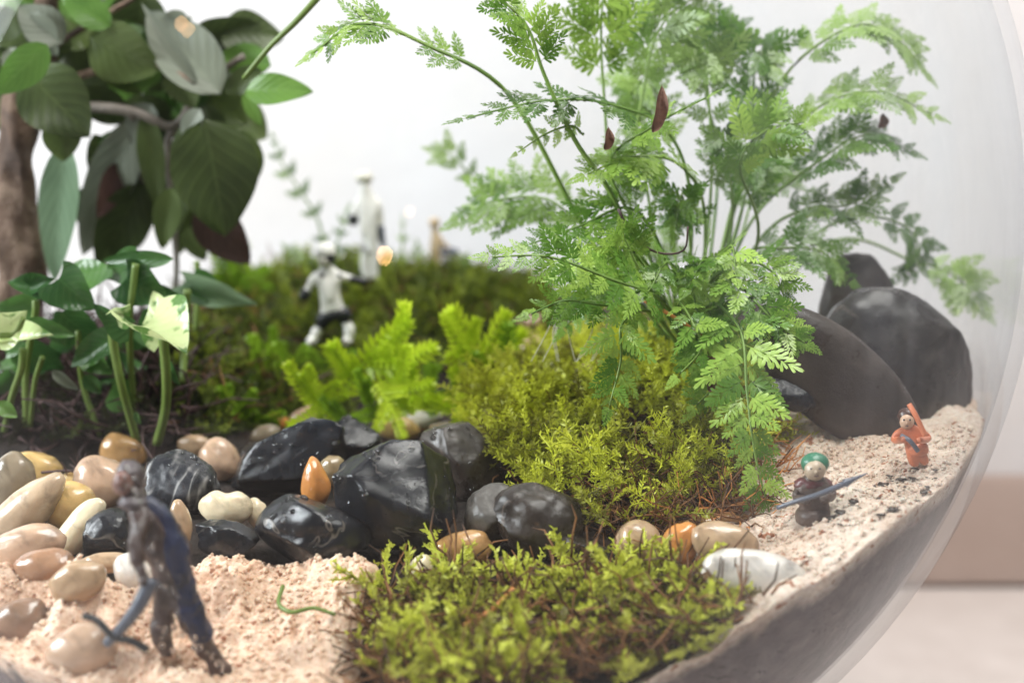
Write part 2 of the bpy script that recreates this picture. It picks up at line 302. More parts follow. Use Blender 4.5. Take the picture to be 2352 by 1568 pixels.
M['wall_shade_band'] = grain_mat('wall_shade_tone', [(0.3, (0.46, 0.35, 0.30)), (0.7, (0.54, 0.43, 0.38))], 2, 0.6, 0.1, 0.01)  # pinkish shade near the table put into a colour

# ------------------------------------------------------------------ room: table and wall
TZ, WY = -1.15, 5.42
def boxmesh(name, x0, x1, y0, y1, z0, z1, bev=0.01):
    bm = bmesh.new(); bmesh.ops.create_cube(bm, size=1)
    for v_ in bm.verts: v_.co = Vector((x0 if v_.co.x < 0 else x1, y0 if v_.co.y < 0 else y1, z0 if v_.co.z < 0 else z1))
    bmesh.ops.bevel(bm, geom=bm.edges[:], offset=bev, segments=2, affect='EDGES')
    me = bpy.data.meshes.new(name); bm.to_mesh(me); bm.free(); return me
o = link('table', boxmesh('table', -9, 9, -1.5, WY-0.004, TZ-0.3, TZ, 0.02), M['table']); props(o, 'pale table top under the glass bowl, seen at the lower right', 'table')
o = link('wall', boxmesh('wall', -9, 9, WY+0.03, WY+0.4, -3, 9), M['wall']); props(o, kind='structure')
o = link('wall_shade_band', boxmesh('wall_shade_band', -9, 9, WY, WY+0.027, TZ+0.003, TZ+0.46, 0.008), M['wall_shade_band']); props(o, kind='structure')  # added band that gives the foot of the wall its shade

# warm bulbs of the room behind the camera; the bowl mirrors them as small orange glints
def bulb(px, py, dist, rr0, label):
    d = ray(px, py).normalized(); oc = CAM-Vector((SX, SY, SZ)); b_ = d.dot(oc); t = -b_-math.sqrt(b_*b_-oc.dot(oc)+SR*SR); h = CAM+d*t
    nn = (h-Vector((SX, SY, SZ)))/SR; r_ = d-nn*2*d.dot(nn); c = h+r_*dist
    bm = bmesh.new(); bmesh.ops.create_uvsphere(bm, u_segments=20, v_segments=14, radius=rr0)
    for v_ in bm.verts: v_.co.z *= 1.25; v_.co += c
    me = bpy.data.meshes.new('bulb_glass'); bm.to_mesh(me); bm.free()
    e = empty('light_bulb', c, label, 'light bulb', 'warm room bulbs behind the camera'); link('bulb_glass', me, M['bulb'], e)
    tube('socket', [c+Vector((0, 0, rr0*1.15)), c+Vector((0, 0, rr0*1.6)), c+Vector((0, 0, rr0*2.2))], rr0*.4, rr0*.35, M['p_steel'], e)
# ------------------------------------------------------------------ glass bowl
bowl = empty('glass_bowl', (SX, SY, TZ), 'large clear round glass bowl holding the planted miniature landscape', 'glass bowl')
def lathe(name, prof, seg, cx, cy):
    V = []; Fc = []
    n_ = len(prof)
    for i in range(seg):
        a = 2*math.pi*i/seg
        for r_, z_ in prof: V.append((cx+r_*math.cos(a), cy+r_*math.sin(a), z_))
    for i in range(seg):
        j = (i+1) % seg
        for k in range(n_-1): Fc.append((i*n_+k, j*n_+k, j*n_+k+1, i*n_+k+1))
    return mesh(name, V, Fc)
prof = []
for k in range(0, 61):                       # outside, from the bottom to the open rim
    a = R(-88 + k*(88+58)/60); prof.append((SR*math.cos(a), SZ+SR*math.sin(a)))
rr, zz = prof[-1]
prof += [(rr+0.02, zz+0.05), (rr+0.03, zz+0.07), (rr+0.01, zz+0.08), (rr-0.02, zz+0.05)]
RI = SR-0.03
for k in range(60, -1, -1):
    a = R(-88 + k*(88+58)/60); prof.append((RI*math.cos(a), SZ+RI*math.sin(a)))
link('bowl_wall', lathe('bowl_wall', prof, 160, SX, SY), M['glass'], bowl)
pf = [(0.001, TZ+0.003), (0.62, TZ+0.003), (0.65, TZ+0.03), (0.60, TZ+0.08), (0.30, TZ+0.16), (0.26, SZ-SR+0.03), (0.001, SZ-SR-0.004)]
link('foot', lathe('foot', pf, 80, SX, SY), M['glass'], bowl)
RB = RI-0.006
def bowlclip(X, Y, Z):
    """let a ground sheet run down along the inside of the bowl"""
    dx, dy = X-SX, Y-SY; rho = np.hypot(dx, dy)+1e-9
    rb = np.sqrt(np.maximum(RB**2-(Z-SZ)**2, 0.01))
    e = np.maximum(rho-rb, 0); Z2 = np.where(e > 0, Z-e*1.6, Z); Z2 = np.maximum(Z2, SZ-RB+0.02)
    rb2 = np.sqrt(np.maximum(RB**2-(Z2-SZ)**2, 0.0001)); rr_ = np.where(e > 0, rb2, rho)
    return SX+dx/rho*rr_, SY+dy/rho*rr_, Z2, Z-Z2
def sheet(name, x0, x1, y0, y1, step, hf, mat, mask=None):
    xs = np.arange(x0, x1, step); ys = np.arange(y0, y1, step)
    X, Y = np.meshgrid(xs, ys); Z = hf(X, Y); keep = None
    if mask is not None: keep = mask(X, Y)
    X2, Y2, Z2, DD = bowlclip(X, Y, Z); DD = DD.ravel()
    V = np.stack([X2, Y2, Z2], -1).reshape(-1, 3); ny, nx = X.shape
    i = np.arange(ny*nx).reshape(ny, nx)
    Fq = np.stack([i[:-1, :-1], i[:-1, 1:], i[1:, 1:], i[1:, :-1]], -1).reshape(-1, 4)
    if keep is not None:
        k = keep; kk = (k[:-1, :-1] & k[:-1, 1:] & k[1:, 1:] & k[1:, :-1]).ravel(); Fq = Fq[kk]
        used = np.unique(Fq); remap = -np.ones(len(V), int); remap[used] = np.arange(len(used)); V = V[used]; DD = DD[used]; Fq = remap[Fq]
    return link(name, mesh(name, V, Fq, True, DD), mat)
def soilh(x, y): return G(x, y)-0.012+0.02*fbm(x*9, y*9, o=5, s=3)
o = sheet('soil', -2.5, 1.9, 1.4, 5.7, 0.014, soilh, M['soil']); props(o, kind='structure')
def poly_sd(X, Y, poly):
    px = np.array([p[0] for p in poly]); py = np.array([p[1] for p in poly]); d = np.full(X.shape, 1e9); ins = np.zeros(X.shape, bool)
    n_ = len(poly)
    for i in range(n_):
        ax, ay, bx, by = px[i], py[i], px[(i+1) % n_], py[(i+1) % n_]
        ex, ey = bx-ax, by-ay; t = np.clip(((X-ax)*ex+(Y-ay)*ey)/(ex*ex+ey*ey+1e-12), 0, 1)
        d = np.minimum(d, np.hypot(X-ax-t*ex, Y-ay-t*ey))
        c = ((ay > Y) != (by > Y)) & (X < (bx-ax)*(Y-ay)/(by-ay+1e-12)+ax); ins ^= c
    return np.where(ins, d, -d)
LP = [hit(*q) for q in [(-60, 1345), (110, 1360), (210, 1410), (300, 1395), (430, 1330), (560, 1305), (640, 1330), (740, 1325), (840, 1345), (870, 1385), (810, 1460), (780, 1600)]]
LP = [(p.x, p.y) for p in LP] + [(-0.2, 1.5), (-2.2, 1.5), (-2.2, 2.75)]
HP = [(hit(q[0], q[1]), q[2], q[3]) for q in ((520, 1300, .045, .055), (640, 1330, .035, .045), (745, 1340, .035, .05), (430, 1340, .03, .045), (820, 1360, .03, .04), (600, 1450, .035, .08))]
def heaps(x, y):
    return 0.42*sum(a_*np.exp(-((x-p.x)**2+(y-p.y-.02)**2)/(2*w_*w_)) for p, a_, w_ in HP)
def lsand(x, y):
    sd = poly_sd(x, y, LP) + 0.02*fbm(x*14, y*14, o=3, s=11)
    m_ = np.clip(sd/0.05, -1, 1)
    lump = 0.05*fbm(x*5, y*5, o=2, s=5) + 0.045*np.maximum(0, fbm(x*11, y*11, o=2, s=8)) + 0.018*np.abs(fbm(x*24, y*24, o=2, s=9)) + 0.006*fbm(x*45, y*45, o=2, s=10) + 0.005*fbm(x*110, y*110, o=2, s=13)
    return G(x, y) + 0.034*m_ - 0.002 + np.maximum(lump, -0.012)*np.clip(m_+0.5, 0, 1) + heaps(x, y)
o = sheet('sand', -1.7, 0.05, 1.6, 3.05, 0.005, lsand, M['sand'], lambda x, y: poly_sd(x, y, LP) > -0.07); props(o, kind='structure')
RP = [hit(*q) for q in [(1560, 1250), (1640, 1150), (1720, 1060), (1745, 960), (1775, 915), (1860, 925), (1960, 985)]]
RP = [(p.x, p.y) for p in RP] + [(0.95, 3.55), (2.1, 3.6), (2.1, 1.5), (0.25, 1.5)] + [(hit(1500, 1560).x, hit(1500, 1560).y), (hit(1640, 1440).x, hit(1640, 1440).y)]
def rsand(x, y):
    sd = poly_sd(x, y, RP) + 0.02*fbm(x*14, y*14, o=3, s=21); m_ = np.clip(sd/0.06, -1, 1)
    edge = hit(1860, 960)
    heap = 0.07*np.exp(-((x-edge.x+0.03)/0.09)**2/2-((y-edge.y+0.02)/0.10)**2/2)
    return G(x, y) + 0.024*m_ - 0.008 + heap + (0.022*np.abs(fbm(x*6, y*6, o=3, s=25)) + 0.006*np.abs(fbm(x*30, y*30, o=3, s=29)) + 0.003*fbm(x*90, y*90, o=2, s=33))*np.clip(m_+0.5, 0, 1)
o = sheet('sand', 0.1, 2.1, 1.5, 3.8, 0.0065, rsand, M['sand_pale'], lambda x, y: poly_sd(x, y, RP) > -0.07); props(o, kind='structure')

# ------------------------------------------------------------------ batch building
def rotmats(fwd, upv, sc):
    """rows: local x->side, y->fwd, z->normal"""
    f_ = fwd/np.linalg.norm(fwd, axis=1, keepdims=True)
    s_ = np.cross(f_, upv); s_ /= (np.linalg.norm(s_, axis=1, keepdims=True)+1e-9); u_ = np.cross(s_, f_)
    return np.stack([s_, f_, u_], 2)*sc[:, None, None]
def batch(protos, pos, mats, tints, which):
    VV, FF, TT = [], [], []; off = 0
    for k, (pv, pf_) in enumerate(protos):
        idx = np.where(which == k)[0]
        if not len(idx): continue
        v_ = np.einsum('nij,kj->nki', mats[idx], pv)+pos[idx][:, None, :]
        VV.append(v_.reshape(-1, 3)); nk = len(pv)
        FF.append((pf_[None]+(np.arange(len(idx))*nk)[:, None, None]).reshape(-1, 3)+off); off += nk*len(idx)
        TT.append(np.repeat(tints[idx], nk))
    return np.concatenate(VV), np.concatenate(FF), np.concatenate(TT)
def ptri(V, Fc): return (np.array(V, float), np.array(Fc, int))
def strand(V, Fc, pts, rad, taper=0.3, flat=False):
    """thin three-sided tube along pts"""
    pts = [Vector(p) for p in pts]; n_ = len(pts); b0 = len(V)
    for i, p in enumerate(pts):
        t = (pts[min(i+1, n_-1)]-pts[max(i-1, 0)]).normalized()
        a = t.orthogonal().normalized(); b_ = t.cross(a); r_ = rad*(1-(1-taper)*i/(n_-1))
        for k in range(3):
            g = 2*math.pi*k/3; V.append(tuple(p+(a*math.cos(g)+b_*math.sin(g))*r_))
    for i in range(n_-1):
        for k in range(3):
            a_, b_, c_, d_ = b0+i*3+k, b0+i*3+(k+1) % 3, b0+(i+1)*3+(k+1) % 3, b0+(i+1)*3+k
            Fc.append((a_, b_, c_)); Fc.append((a_, c_, d_))
def leaflet(V, Fc, p, d, nrm, L, w, curl=0.0):
    d = d.normalized(); s = d.cross(nrm).normalized(); nn = s.cross(d)
    b0 = len(V)
    for q in (p, p+d*L*0.45+s*w+nn*L*curl*0.3, p+d*L*0.45-s*w+nn*L*curl*0.3, p+d*L+nn*L*curl): V.append(tuple(q))
    Fc.append((b0, b0+1, b0+2)); Fc.append((b0+1, b0+3, b0+2))
def moss_proto(seed, branches=5, fine=1.0):
    rd = random.Random(seed); V, Fc = [], []
    def shoot(p0, d0, L, n_, ll, w):
        pts = [p0]; d = d0.copy(); bendv = Vector((rd.uniform(-1, 1), rd.uniform(-.3, .3), rd.uniform(-1, 1)))*0.16
        for i in range(5): d = (d+bendv).normalized(); pts.append(pts[-1]+d*L/5)
        strand(V, Fc, pts, 0.012*fine, 0.5)
        for i in range(n_):
            t = (i+0.5)/n_; k = min(4, int(t*5)); q = pts[k].lerp(pts[k+1], t*5-k); dd = (pts[k+1]-pts[k]).normalized()
            a = rd.uniform(0, 6.28) if rd.random() < 0.4 else (0 if i % 2 else math.pi)+rd.uniform(-.4, .4)
            sv = dd.orthogonal().normalized(); sv = Matrix.Rotation(a, 3, dd) @ sv
            leaflet(V, Fc, q, dd*0.75+sv, dd.cross(sv), ll*(1.15-0.5*t)*rd.uniform(0.7, 1.2), w, rd.uniform(-.2, .45))
        return pts
    main = shoot(Vector((0, 0, 0)), Vector((0, 1, 0)), 1.0, 26, 0.15, 0.013*fine)
    for b_ in range(branches):
        t = 0.2+0.65*b_/branches; k = int(t*5); q = main[k].lerp(main[k+1], t*5-k); sgn = 1 if b_ % 2 else -1
        shoot(q, Vector((sgn*rd.uniform(.6, 1), rd.uniform(.5, 1), rd.uniform(-.5, .5))), 0.42*(1.1-t*0.6), 12, 0.11, 0.012*fine)
    return ptri(V, Fc)
def lime_proto(seed, forks=3, leafL=0.16):
    rd = random.Random(seed); V, Fc = [], []
    def shoot(p0, d0, L, n_):
        pts = [p0]; d = d0.copy(); bv = Vector((rd.uniform(-1, 1), 0, rd.uniform(-.6, .6)))*0.12
        for i in range(5): d = (d+bv).normalized(); pts.append(pts[-1]+d*L/5)
        strand(V, Fc, pts, 0.018, 0.7)
        for i in range(n_):
            t = (i+0.3)/n_; k = min(4, int(t*5)); q = pts[k].lerp(pts[k+1], t*5-k); dd = (pts[k+1]-pts[k]).normalized()
            s = dd.cross(Vector((0, 0, 1))).normalized()
            for sg in (-1, 1):
                lead = 0.55+0.9*t*t
                leaflet(V, Fc, q, s*sg+dd*lead+Vector((0, 0, rd.uniform(-.25, .3))), Vector((0, 0, 1)), leafL*1.15*rd.uniform(.85, 1.1), leafL*0.23, 0.15)
                leaflet(V, Fc, q+Vector((0, 0, 0.02)), s*sg*0.5+dd*1.2+Vector((0, 0, .5)), Vector((0, 0, 1)), leafL*0.6, leafL*0.16, 0.1)
        for k in range(6):                       # little rosette at the tip
            a = k*math.pi/3; s = dd.cross(Vector((0, 0, 1))).normalized()
            leaflet(V, Fc, pts[-1], dd*0.9+(s*math.cos(a)+Vector((0, 0, 1))*math.sin(a))*0.8, dd, leafL*0.75, leafL*0.24, 0.1)
        return pts
    main = shoot(Vector((0, 0, 0)), Vector((0, 1, 0)), 1.0, 13)
    for b_ in range(forks):
        t = 0.22+0.45*b_/max(1, forks); k = int(t*5); q = main[k]; sg = 1 if (b_+seed) % 2 else -1
        shoot(q, Vector((sg*rd.uniform(.7, 1.1), .75, rd.uniform(-.2, .4))), 0.5*rd.uniform(.7, 1.1), 7)
    return ptri(V, Fc)
MOSS = [moss_proto(s, 4, 1.35) for s in range(4)]
MOSSF = [moss_proto(s+40, 5, 2.2) for s in range(4)]
MOSSB = [moss_proto(s+20, 3, 1.7) for s in range(3)]
def inbowl(x, y, z, mgn=0.05):
    return (x-SX)**2+(y-SY)**2+(z-SZ)**2 < (RB-mgn)**2
def pixscatter(regs, n_, lift=0.0):
    """random ground points inside picture polygons (sampled on the ground itself)"""
    out = []
    polys = [[(hit(*q).x, hit(*q).y) for q in rg] for rg in regs]
    for pl in polys:
        xs = [p[0] for p in pl]; ys = [p[1] for p in pl]
        k = int(n_/len(polys)); X = rng.uniform(min(xs), max(xs), k*8); Y = rng.uniform(min(ys), max(ys), k*8)
        ok = poly_sd(X, Y, pl) > 0; X, Y = X[ok][:k], Y[ok][:k]; out.append(np.stack([X, Y], 1))
    return np.concatenate(out)
def moss_patch(name, label, pts, hmean, protos, mat, lean=0.5, hz=0.0, tmean=0.0, tvar=0.35, clump=True, cat='moss'):
    n_ = len(pts); X, Y = pts[:, 0], pts[:, 1]; Z = G(X, Y)+hz*(0.5+0.5*fbm(X*6, Y*6, o=2, s=41))-0.01
    ok = inbowl(X, Y, Z, 0.03); X, Y, Z = X[ok], Y[ok], Z[ok]; n_ = len(X)
    cl = fbm(X*7, Y*7, o=2, s=51)
    up = np.stack([rng.normal(0, lean, n_)+0.5*fbm(X*9, Y*9, o=1, s=61), rng.normal(-0.1, lean, n_)+0.5*fbm(X*9, Y*9, o=1, s=71), np.ones(n_)*0.8], 1)
    nr = rng.normal(0, 1, (n_, 3)); sc = hmean*rng.uniform(0.6, 1.35, n_)*(1+0.25*cl)
    mats = rotmats(up, nr, sc); tint = tmean+rng.uniform(-tvar, tvar, n_)+0.25*cl
    V, Fc, T = batch(protos, np.stack([X, Y, Z], 1), mats, tint, rng.integers(0, len(protos), n_))
    d = V-np.array([SX, SY, SZ]); rr_ = np.linalg.norm(d, axis=1); lim = RB-0.004
    V = np.where((rr_ > lim)[:, None], np.array([SX, SY, SZ])+d*(lim/rr_)[:, None], V)   # pressed against the inside of the glass
    o = link(name, mesh(name, V, Fc, False, T), mat); return props(o, label, cat, kind='stuff')
def hairs(name, label, pts, L, rad, mat, n_each=1, tang=0.9, cat='rootlets'):
    V, Fc = [], []
    for x, y in pts:
        p = Vector((x, y, float(G(x, y))+random.uniform(0, 0.03))); d = Vector((random.gauss(0, 1), random.gauss(0, 1), random.uniform(0, 1.1))).normalized(); q = [p]
        for i in range(4):
            d = (d+Vector((random.gauss(0, .35), random.gauss(0, .35), random.gauss(-.1, .35)))*tang).normalized(); q.append(q[-1]+d*L*random.uniform(.6, 1.2)/4)
        q = [w for w in q if inbowl(w.x, w.y, w.z, 0.02)]
        if len(q) > 2: strand(V, Fc, q, rad, 0.4)
    o = link(name, mesh(name, V, Fc, True, np.repeat(rng.uniform(-.3, .5, len(V)//3), 3)), mat); return props(o, label, cat, kind='stuff')
back = pixscatter([[(430, 880), (440, 640), (620, 615), (880, 612), (1160, 620), (1280, 680), (1250, 800), (1000, 870), (640, 900)]], 2400)
moss_patch('moss', 'dull green moss bank behind the lime sprigs, under the white figures', back, 0.085, MOSSB, M['moss_back'], 0.6, 0.03)
bleft = pixscatter([[(420, 1000), (430, 860), (680, 860), (820, 940), (700, 970), (480, 1010)]], 420)
moss_patch('moss', 'sparse dark moss and stems on the soil behind the black stones', bleft, 0.10, MOSSB, M['moss_back'], 0.7, 0.0, -0.05)
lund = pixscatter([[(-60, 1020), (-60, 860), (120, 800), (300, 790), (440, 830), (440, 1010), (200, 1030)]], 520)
moss_patch('moss', 'moss in a painted shade tone and dead stems on the soil under the arrow leaved plant', lund, 0.10, MOSSB, M['moss_shade'], 0.7, 0.02, -0.1)
hairs('moss_litter', 'purplish dead stalks on the dark soil below the arrow leaved plant', lund, 0.26, 0.006, M['darkroot'], cat='plant litter')
cush = pixscatter([[(1120, 1010), (1180, 920), (1330, 830), (1560, 800), (1740, 900), (1750, 1010), (1730, 1120), (1640, 1215), (1420, 1260), (1290, 1230), (1180, 1130)], [(1110, 1010), (1180, 930), (1300, 880), (1300, 1130), (1180, 1110)]], 1500)
moss_patch('moss', 'yellow green feathery moss cushion in sharp focus under the fern', cush, 0.125, MOSS, M['moss'], 0.75, 0.07, 0.28, 0.5)
front = pixscatter([[(880, 1390), (980, 1335), (1150, 1365), (1330, 1340), (1500, 1365), (1600, 1365), (1690, 1420), (1760, 1440), (1850, 1430), (1860, 1480), (1740, 1600), (1620, 1700), (1100, 1700), (880, 1700), (850, 1480)]], 560)
fk = fbm(front[:, 0]*8, front[:, 1]*8, o=2, s=91) > -0.22
front2 = front; front = front[fk]
moss_patch('moss', 'blurred green moss carpet in the front between sand and glass', front, 0.095, MOSSF, M['moss_front'], 1.0, 0.05, 0.36, 0.5)
def sub(a, k): return a[rng.permutation(len(a))[:k]]
hairs('moss_litter', 'brown dead stems tangled under the yellow green cushion moss', np.concatenate([sub(cush, 700), pixscatter([[(1330, 1130), (1740, 1040), (1740, 1240), (1400, 1240)]], 500)]), 0.13, 0.0028, M['dead'], cat='plant litter')
hairs('moss_litter', 'brown dead stems lying through the blurred front moss', np.concatenate([front2, front2, front2]), 0.15, 0.004, M['dead'], cat='plant litter')
hairs('moss_litter', 'brown twiggy litter on the dark soil beside the lime sprigs', sub(np.concatenate([back, bleft]), 500), 0.14, 0.004, M['dead'], cat='plant litter')
orr = pixscatter([[(1690, 1160), (1730, 1020), (1790, 1010), (1790, 1130), (1740, 1220), (1560, 1230)]], 150)
hairs('orange_rootlets', 'bright orange rootlets between the drooping frond and the sand', orr, 0.12, 0.0024, M['root'])

# ------------------------------------------------------------------ stones
def stone(label, cx, cy, w, h, rot, mat, sub_=4, fac=0, amp=0.10, seed=None, thick=0.85, dy=0.0, group='rounded river pebbles', cat='pebble', name='pebble', power=1.0, ripple=0.03, Y=None, taper=0.0, drops=0, notch=0.0):
    seed = seed if seed is not None else int(cx*7+cy*13) % 997; rd = random.Random(seed)
    if Y is None:
        g = hit(cx, cy+0.50*h, 0.035 if (cy > 1280 and cx < 860) or cx > 1700 else 0.0); Y = g.y + 0.22*thick*min(w, h)*g.y/F
    w, h = w*1.08, h*1.08; Y += dy; c = P(cx, cy, Y); k = Y/F
    ca, sa = math.cos(R(rot)), math.sin(R(rot)); ex = RT*ca+UP*sa; ez = -RT*sa+UP*ca; ey = FW
    bm = bmesh.new(); bmesh.ops.create_icosphere(bm, subdivisions=sub_, radius=1)
    V = np.array([v_.co[:] for v_ in bm.verts])
    V = np.sign(V)*np.abs(V)**power
    if notch: V[:, 2] -= notch*np.exp(-(V[:, 0]/0.35)**2)*(V[:, 2] > 0)*V[:, 2]
    if taper: V[:, 2] *= 1+taper*V[:, 0]; V[:, 1] *= 1+taper*0.5*V[:, 0]
    s3 = seed*1.37
    nz = fbm(V[:, 0]*1.1+s3, V[:, 1]*1.1, V[:, 2]*1.1, o=2, s=seed); V = V*(1+amp*nz[:, None]); V = V*(1+ripple*fbm(V[:, 0]*2.6+s3, V[:, 1]*2.6, V[:, 2]*2.6, o=3, s=seed+2)[:, None])
    if fac:
        for i in range(fac):
            nn = np.array([rd.gauss(0, 1), rd.gauss(0, 1)*0.8, rd.gauss(0, 1)]); nn /= np.linalg.norm(nn); hh = rd.uniform(0.55, 0.86)
            d = V@nn-hh; V = V-np.where(d > 0, d*0.86, 0)[:, None]*nn
        V = V*(1+0.025*fbm(V[:, 0]*5+s3, V[:, 1]*5, V[:, 2]*5, o=4, s=seed+5)[:, None])
    for ax in range(3):
        lo, hi = V[:, ax].min(), V[:, ax].max(); V[:, ax] = (V[:, ax]-(lo+hi)/2)*2/(hi-lo)
    V = V*np.array([w/2*k, thick*min(w, h)/2*k*(1.15 if fac else 1), h/2*k])
    B = np.array([ex[:], ey[:], ez[:]]); V = V@B
    Fc = np.array([[v_.index for v_ in f.verts] for f in bm.faces]); bm.free()
    for _i in range(60):                          # keep the stone inside the bowl
        if (np.linalg.norm(V+np.array(c[:])-np.array([SX, SY, SZ]), axis=1) > RB-0.006).any():
            dd = Vector((SX-c.x, SY-c.y, 0)).normalized(); c = c+dd*0.006
        else: break
    o = link(name, mesh(name, V, Fc), M[mat]); o.location = c; wpos[o.name] = Vector(c); props(o, label, cat, group)
    if drops:
        Nn = V/np.linalg.norm(V, axis=1, keepdims=True); DV, DF = [], []
        me = o.data; nrm = np.zeros(len(V)*3, np.float32); me.vertices.foreach_get('normal', nrm); nrm = nrm.reshape(-1, 3)
        view = (np.array(CAM[:])-np.array(c[:])); view /= np.linalg.norm(view)
        cand = np.where((nrm@view > 0.15) & (nrm[:, 2] > -0.2))[0]
        for i in rng.choice(cand, drops):
            r_ = float(rng.choice([0.0025, 0.0035, 0.005, 0.008], p=[.3, .3, .25, .15])*1.3); nn = Vector(nrm[i]); a = nn.orthogonal().normalized(); b_ = nn.cross(a); p = Vector(V[i])+c-nn*r_*0.25
            b0 = len(DV)
            for j in range(5):
                th = j*math.pi/8
                for q in range(10):
                    ph = q*math.pi/5; DV.append(tuple(p+(a*math.cos(ph)+b_*math.sin(ph))*r_*math.cos(th)+nn*r_*0.85*math.sin(th)))
            for j in range(4):
                for q in range(10): DF.append((b0+j*10+q, b0+j*10+(q+1) % 10, b0+(j+1)*10+(q+1) % 10, b0+(j+1)*10+q))
        d_ = link('water_droplets', mesh('water_droplets', DV, DF), M['water'], o); d_['kind'] = 'stuff'
    return o
BG = 'wet black slate stones'
def bstone(label, *a, **k):
    k.setdefault('group', BG); k.setdefault('cat', 'stone'); k.setdefault('name', 'slate_stone'); k.setdefault('sub_', 5); k.setdefault('fac', 11); k.setdefault('amp', 0.16); return stone(label, *a, **k)
bstone('long wet black stone with a bluish sheen, leaning behind the orange teardrop pebble', 672, 1062, 290, 150, 24, 'black', drops=26, seed=3, thick=1.0, taper=0.12)
bstone('black knobbly end stone with pale cracks just above the big middle black stone', 822, 1012, 105, 125, 20, 'black', drops=14, seed=12)
bstone('largest black stone of the heap, right of the orange teardrop pebble', 912, 1132, 285, 262, -32, 'black', drops=30, seed=29, thick=0.9)
bstone('brownish black wrinkled stone half hidden behind the largest black stone', 1065, 1062, 225, 170, -28, 'brown_slate', drops=16, seed=14)
bstone('low black stone with a white sheen on its left, behind the crumbly sand edge', 722, 1226, 270, 165, -8, 'black', drops=26, seed=8, thick=1.2, fac=8)
bstone('olive grey rounded stone right of the largest black stone', 1138, 1180, 150, 135, 24, 'grey', fac=3, amp=0.06, seed=4, dy=-0.03)
bstone('dark brown flat stone beneath the moss cushion, right of the grey stone', 1232, 1192, 220, 160, -14, 'brown_slate', seed=10, fac=6)
bstone('black stone with white stripes behind the dark front figure', 410, 1112, 180, 155, 12, 'black_veined', drops=10, seed=33, fac=5)
bstone('smooth black pebble just left of the dark front figure', 244, 1228, 118, 112, 18, 'black', fac=3, amp=0.07, seed=17, drops=4)
bstone('low black stone under the yellow heart shaped pebble', 520, 1240, 150, 92, -6, 'black', seed=19)
bstone('small dark stone behind the left end of the long black stone', 592, 1046, 90, 62, 6, 'brown_slate', fac=3, seed=20)
bstone('small speckled dark stone in the gap left of the moss cushion', 1290, 925, 90, 50, 0, 'black', fac=3, seed=22)
bstone('grey brown jagged stone below the pale root hairs', 1300, 810, 120, 90, 30, 'brown_slate', seed=24)
bstone('dark flat stone at the foot of the fern, behind the front moss', 1330, 1262, 130, 70, 0, 'brown_slate', seed=35)
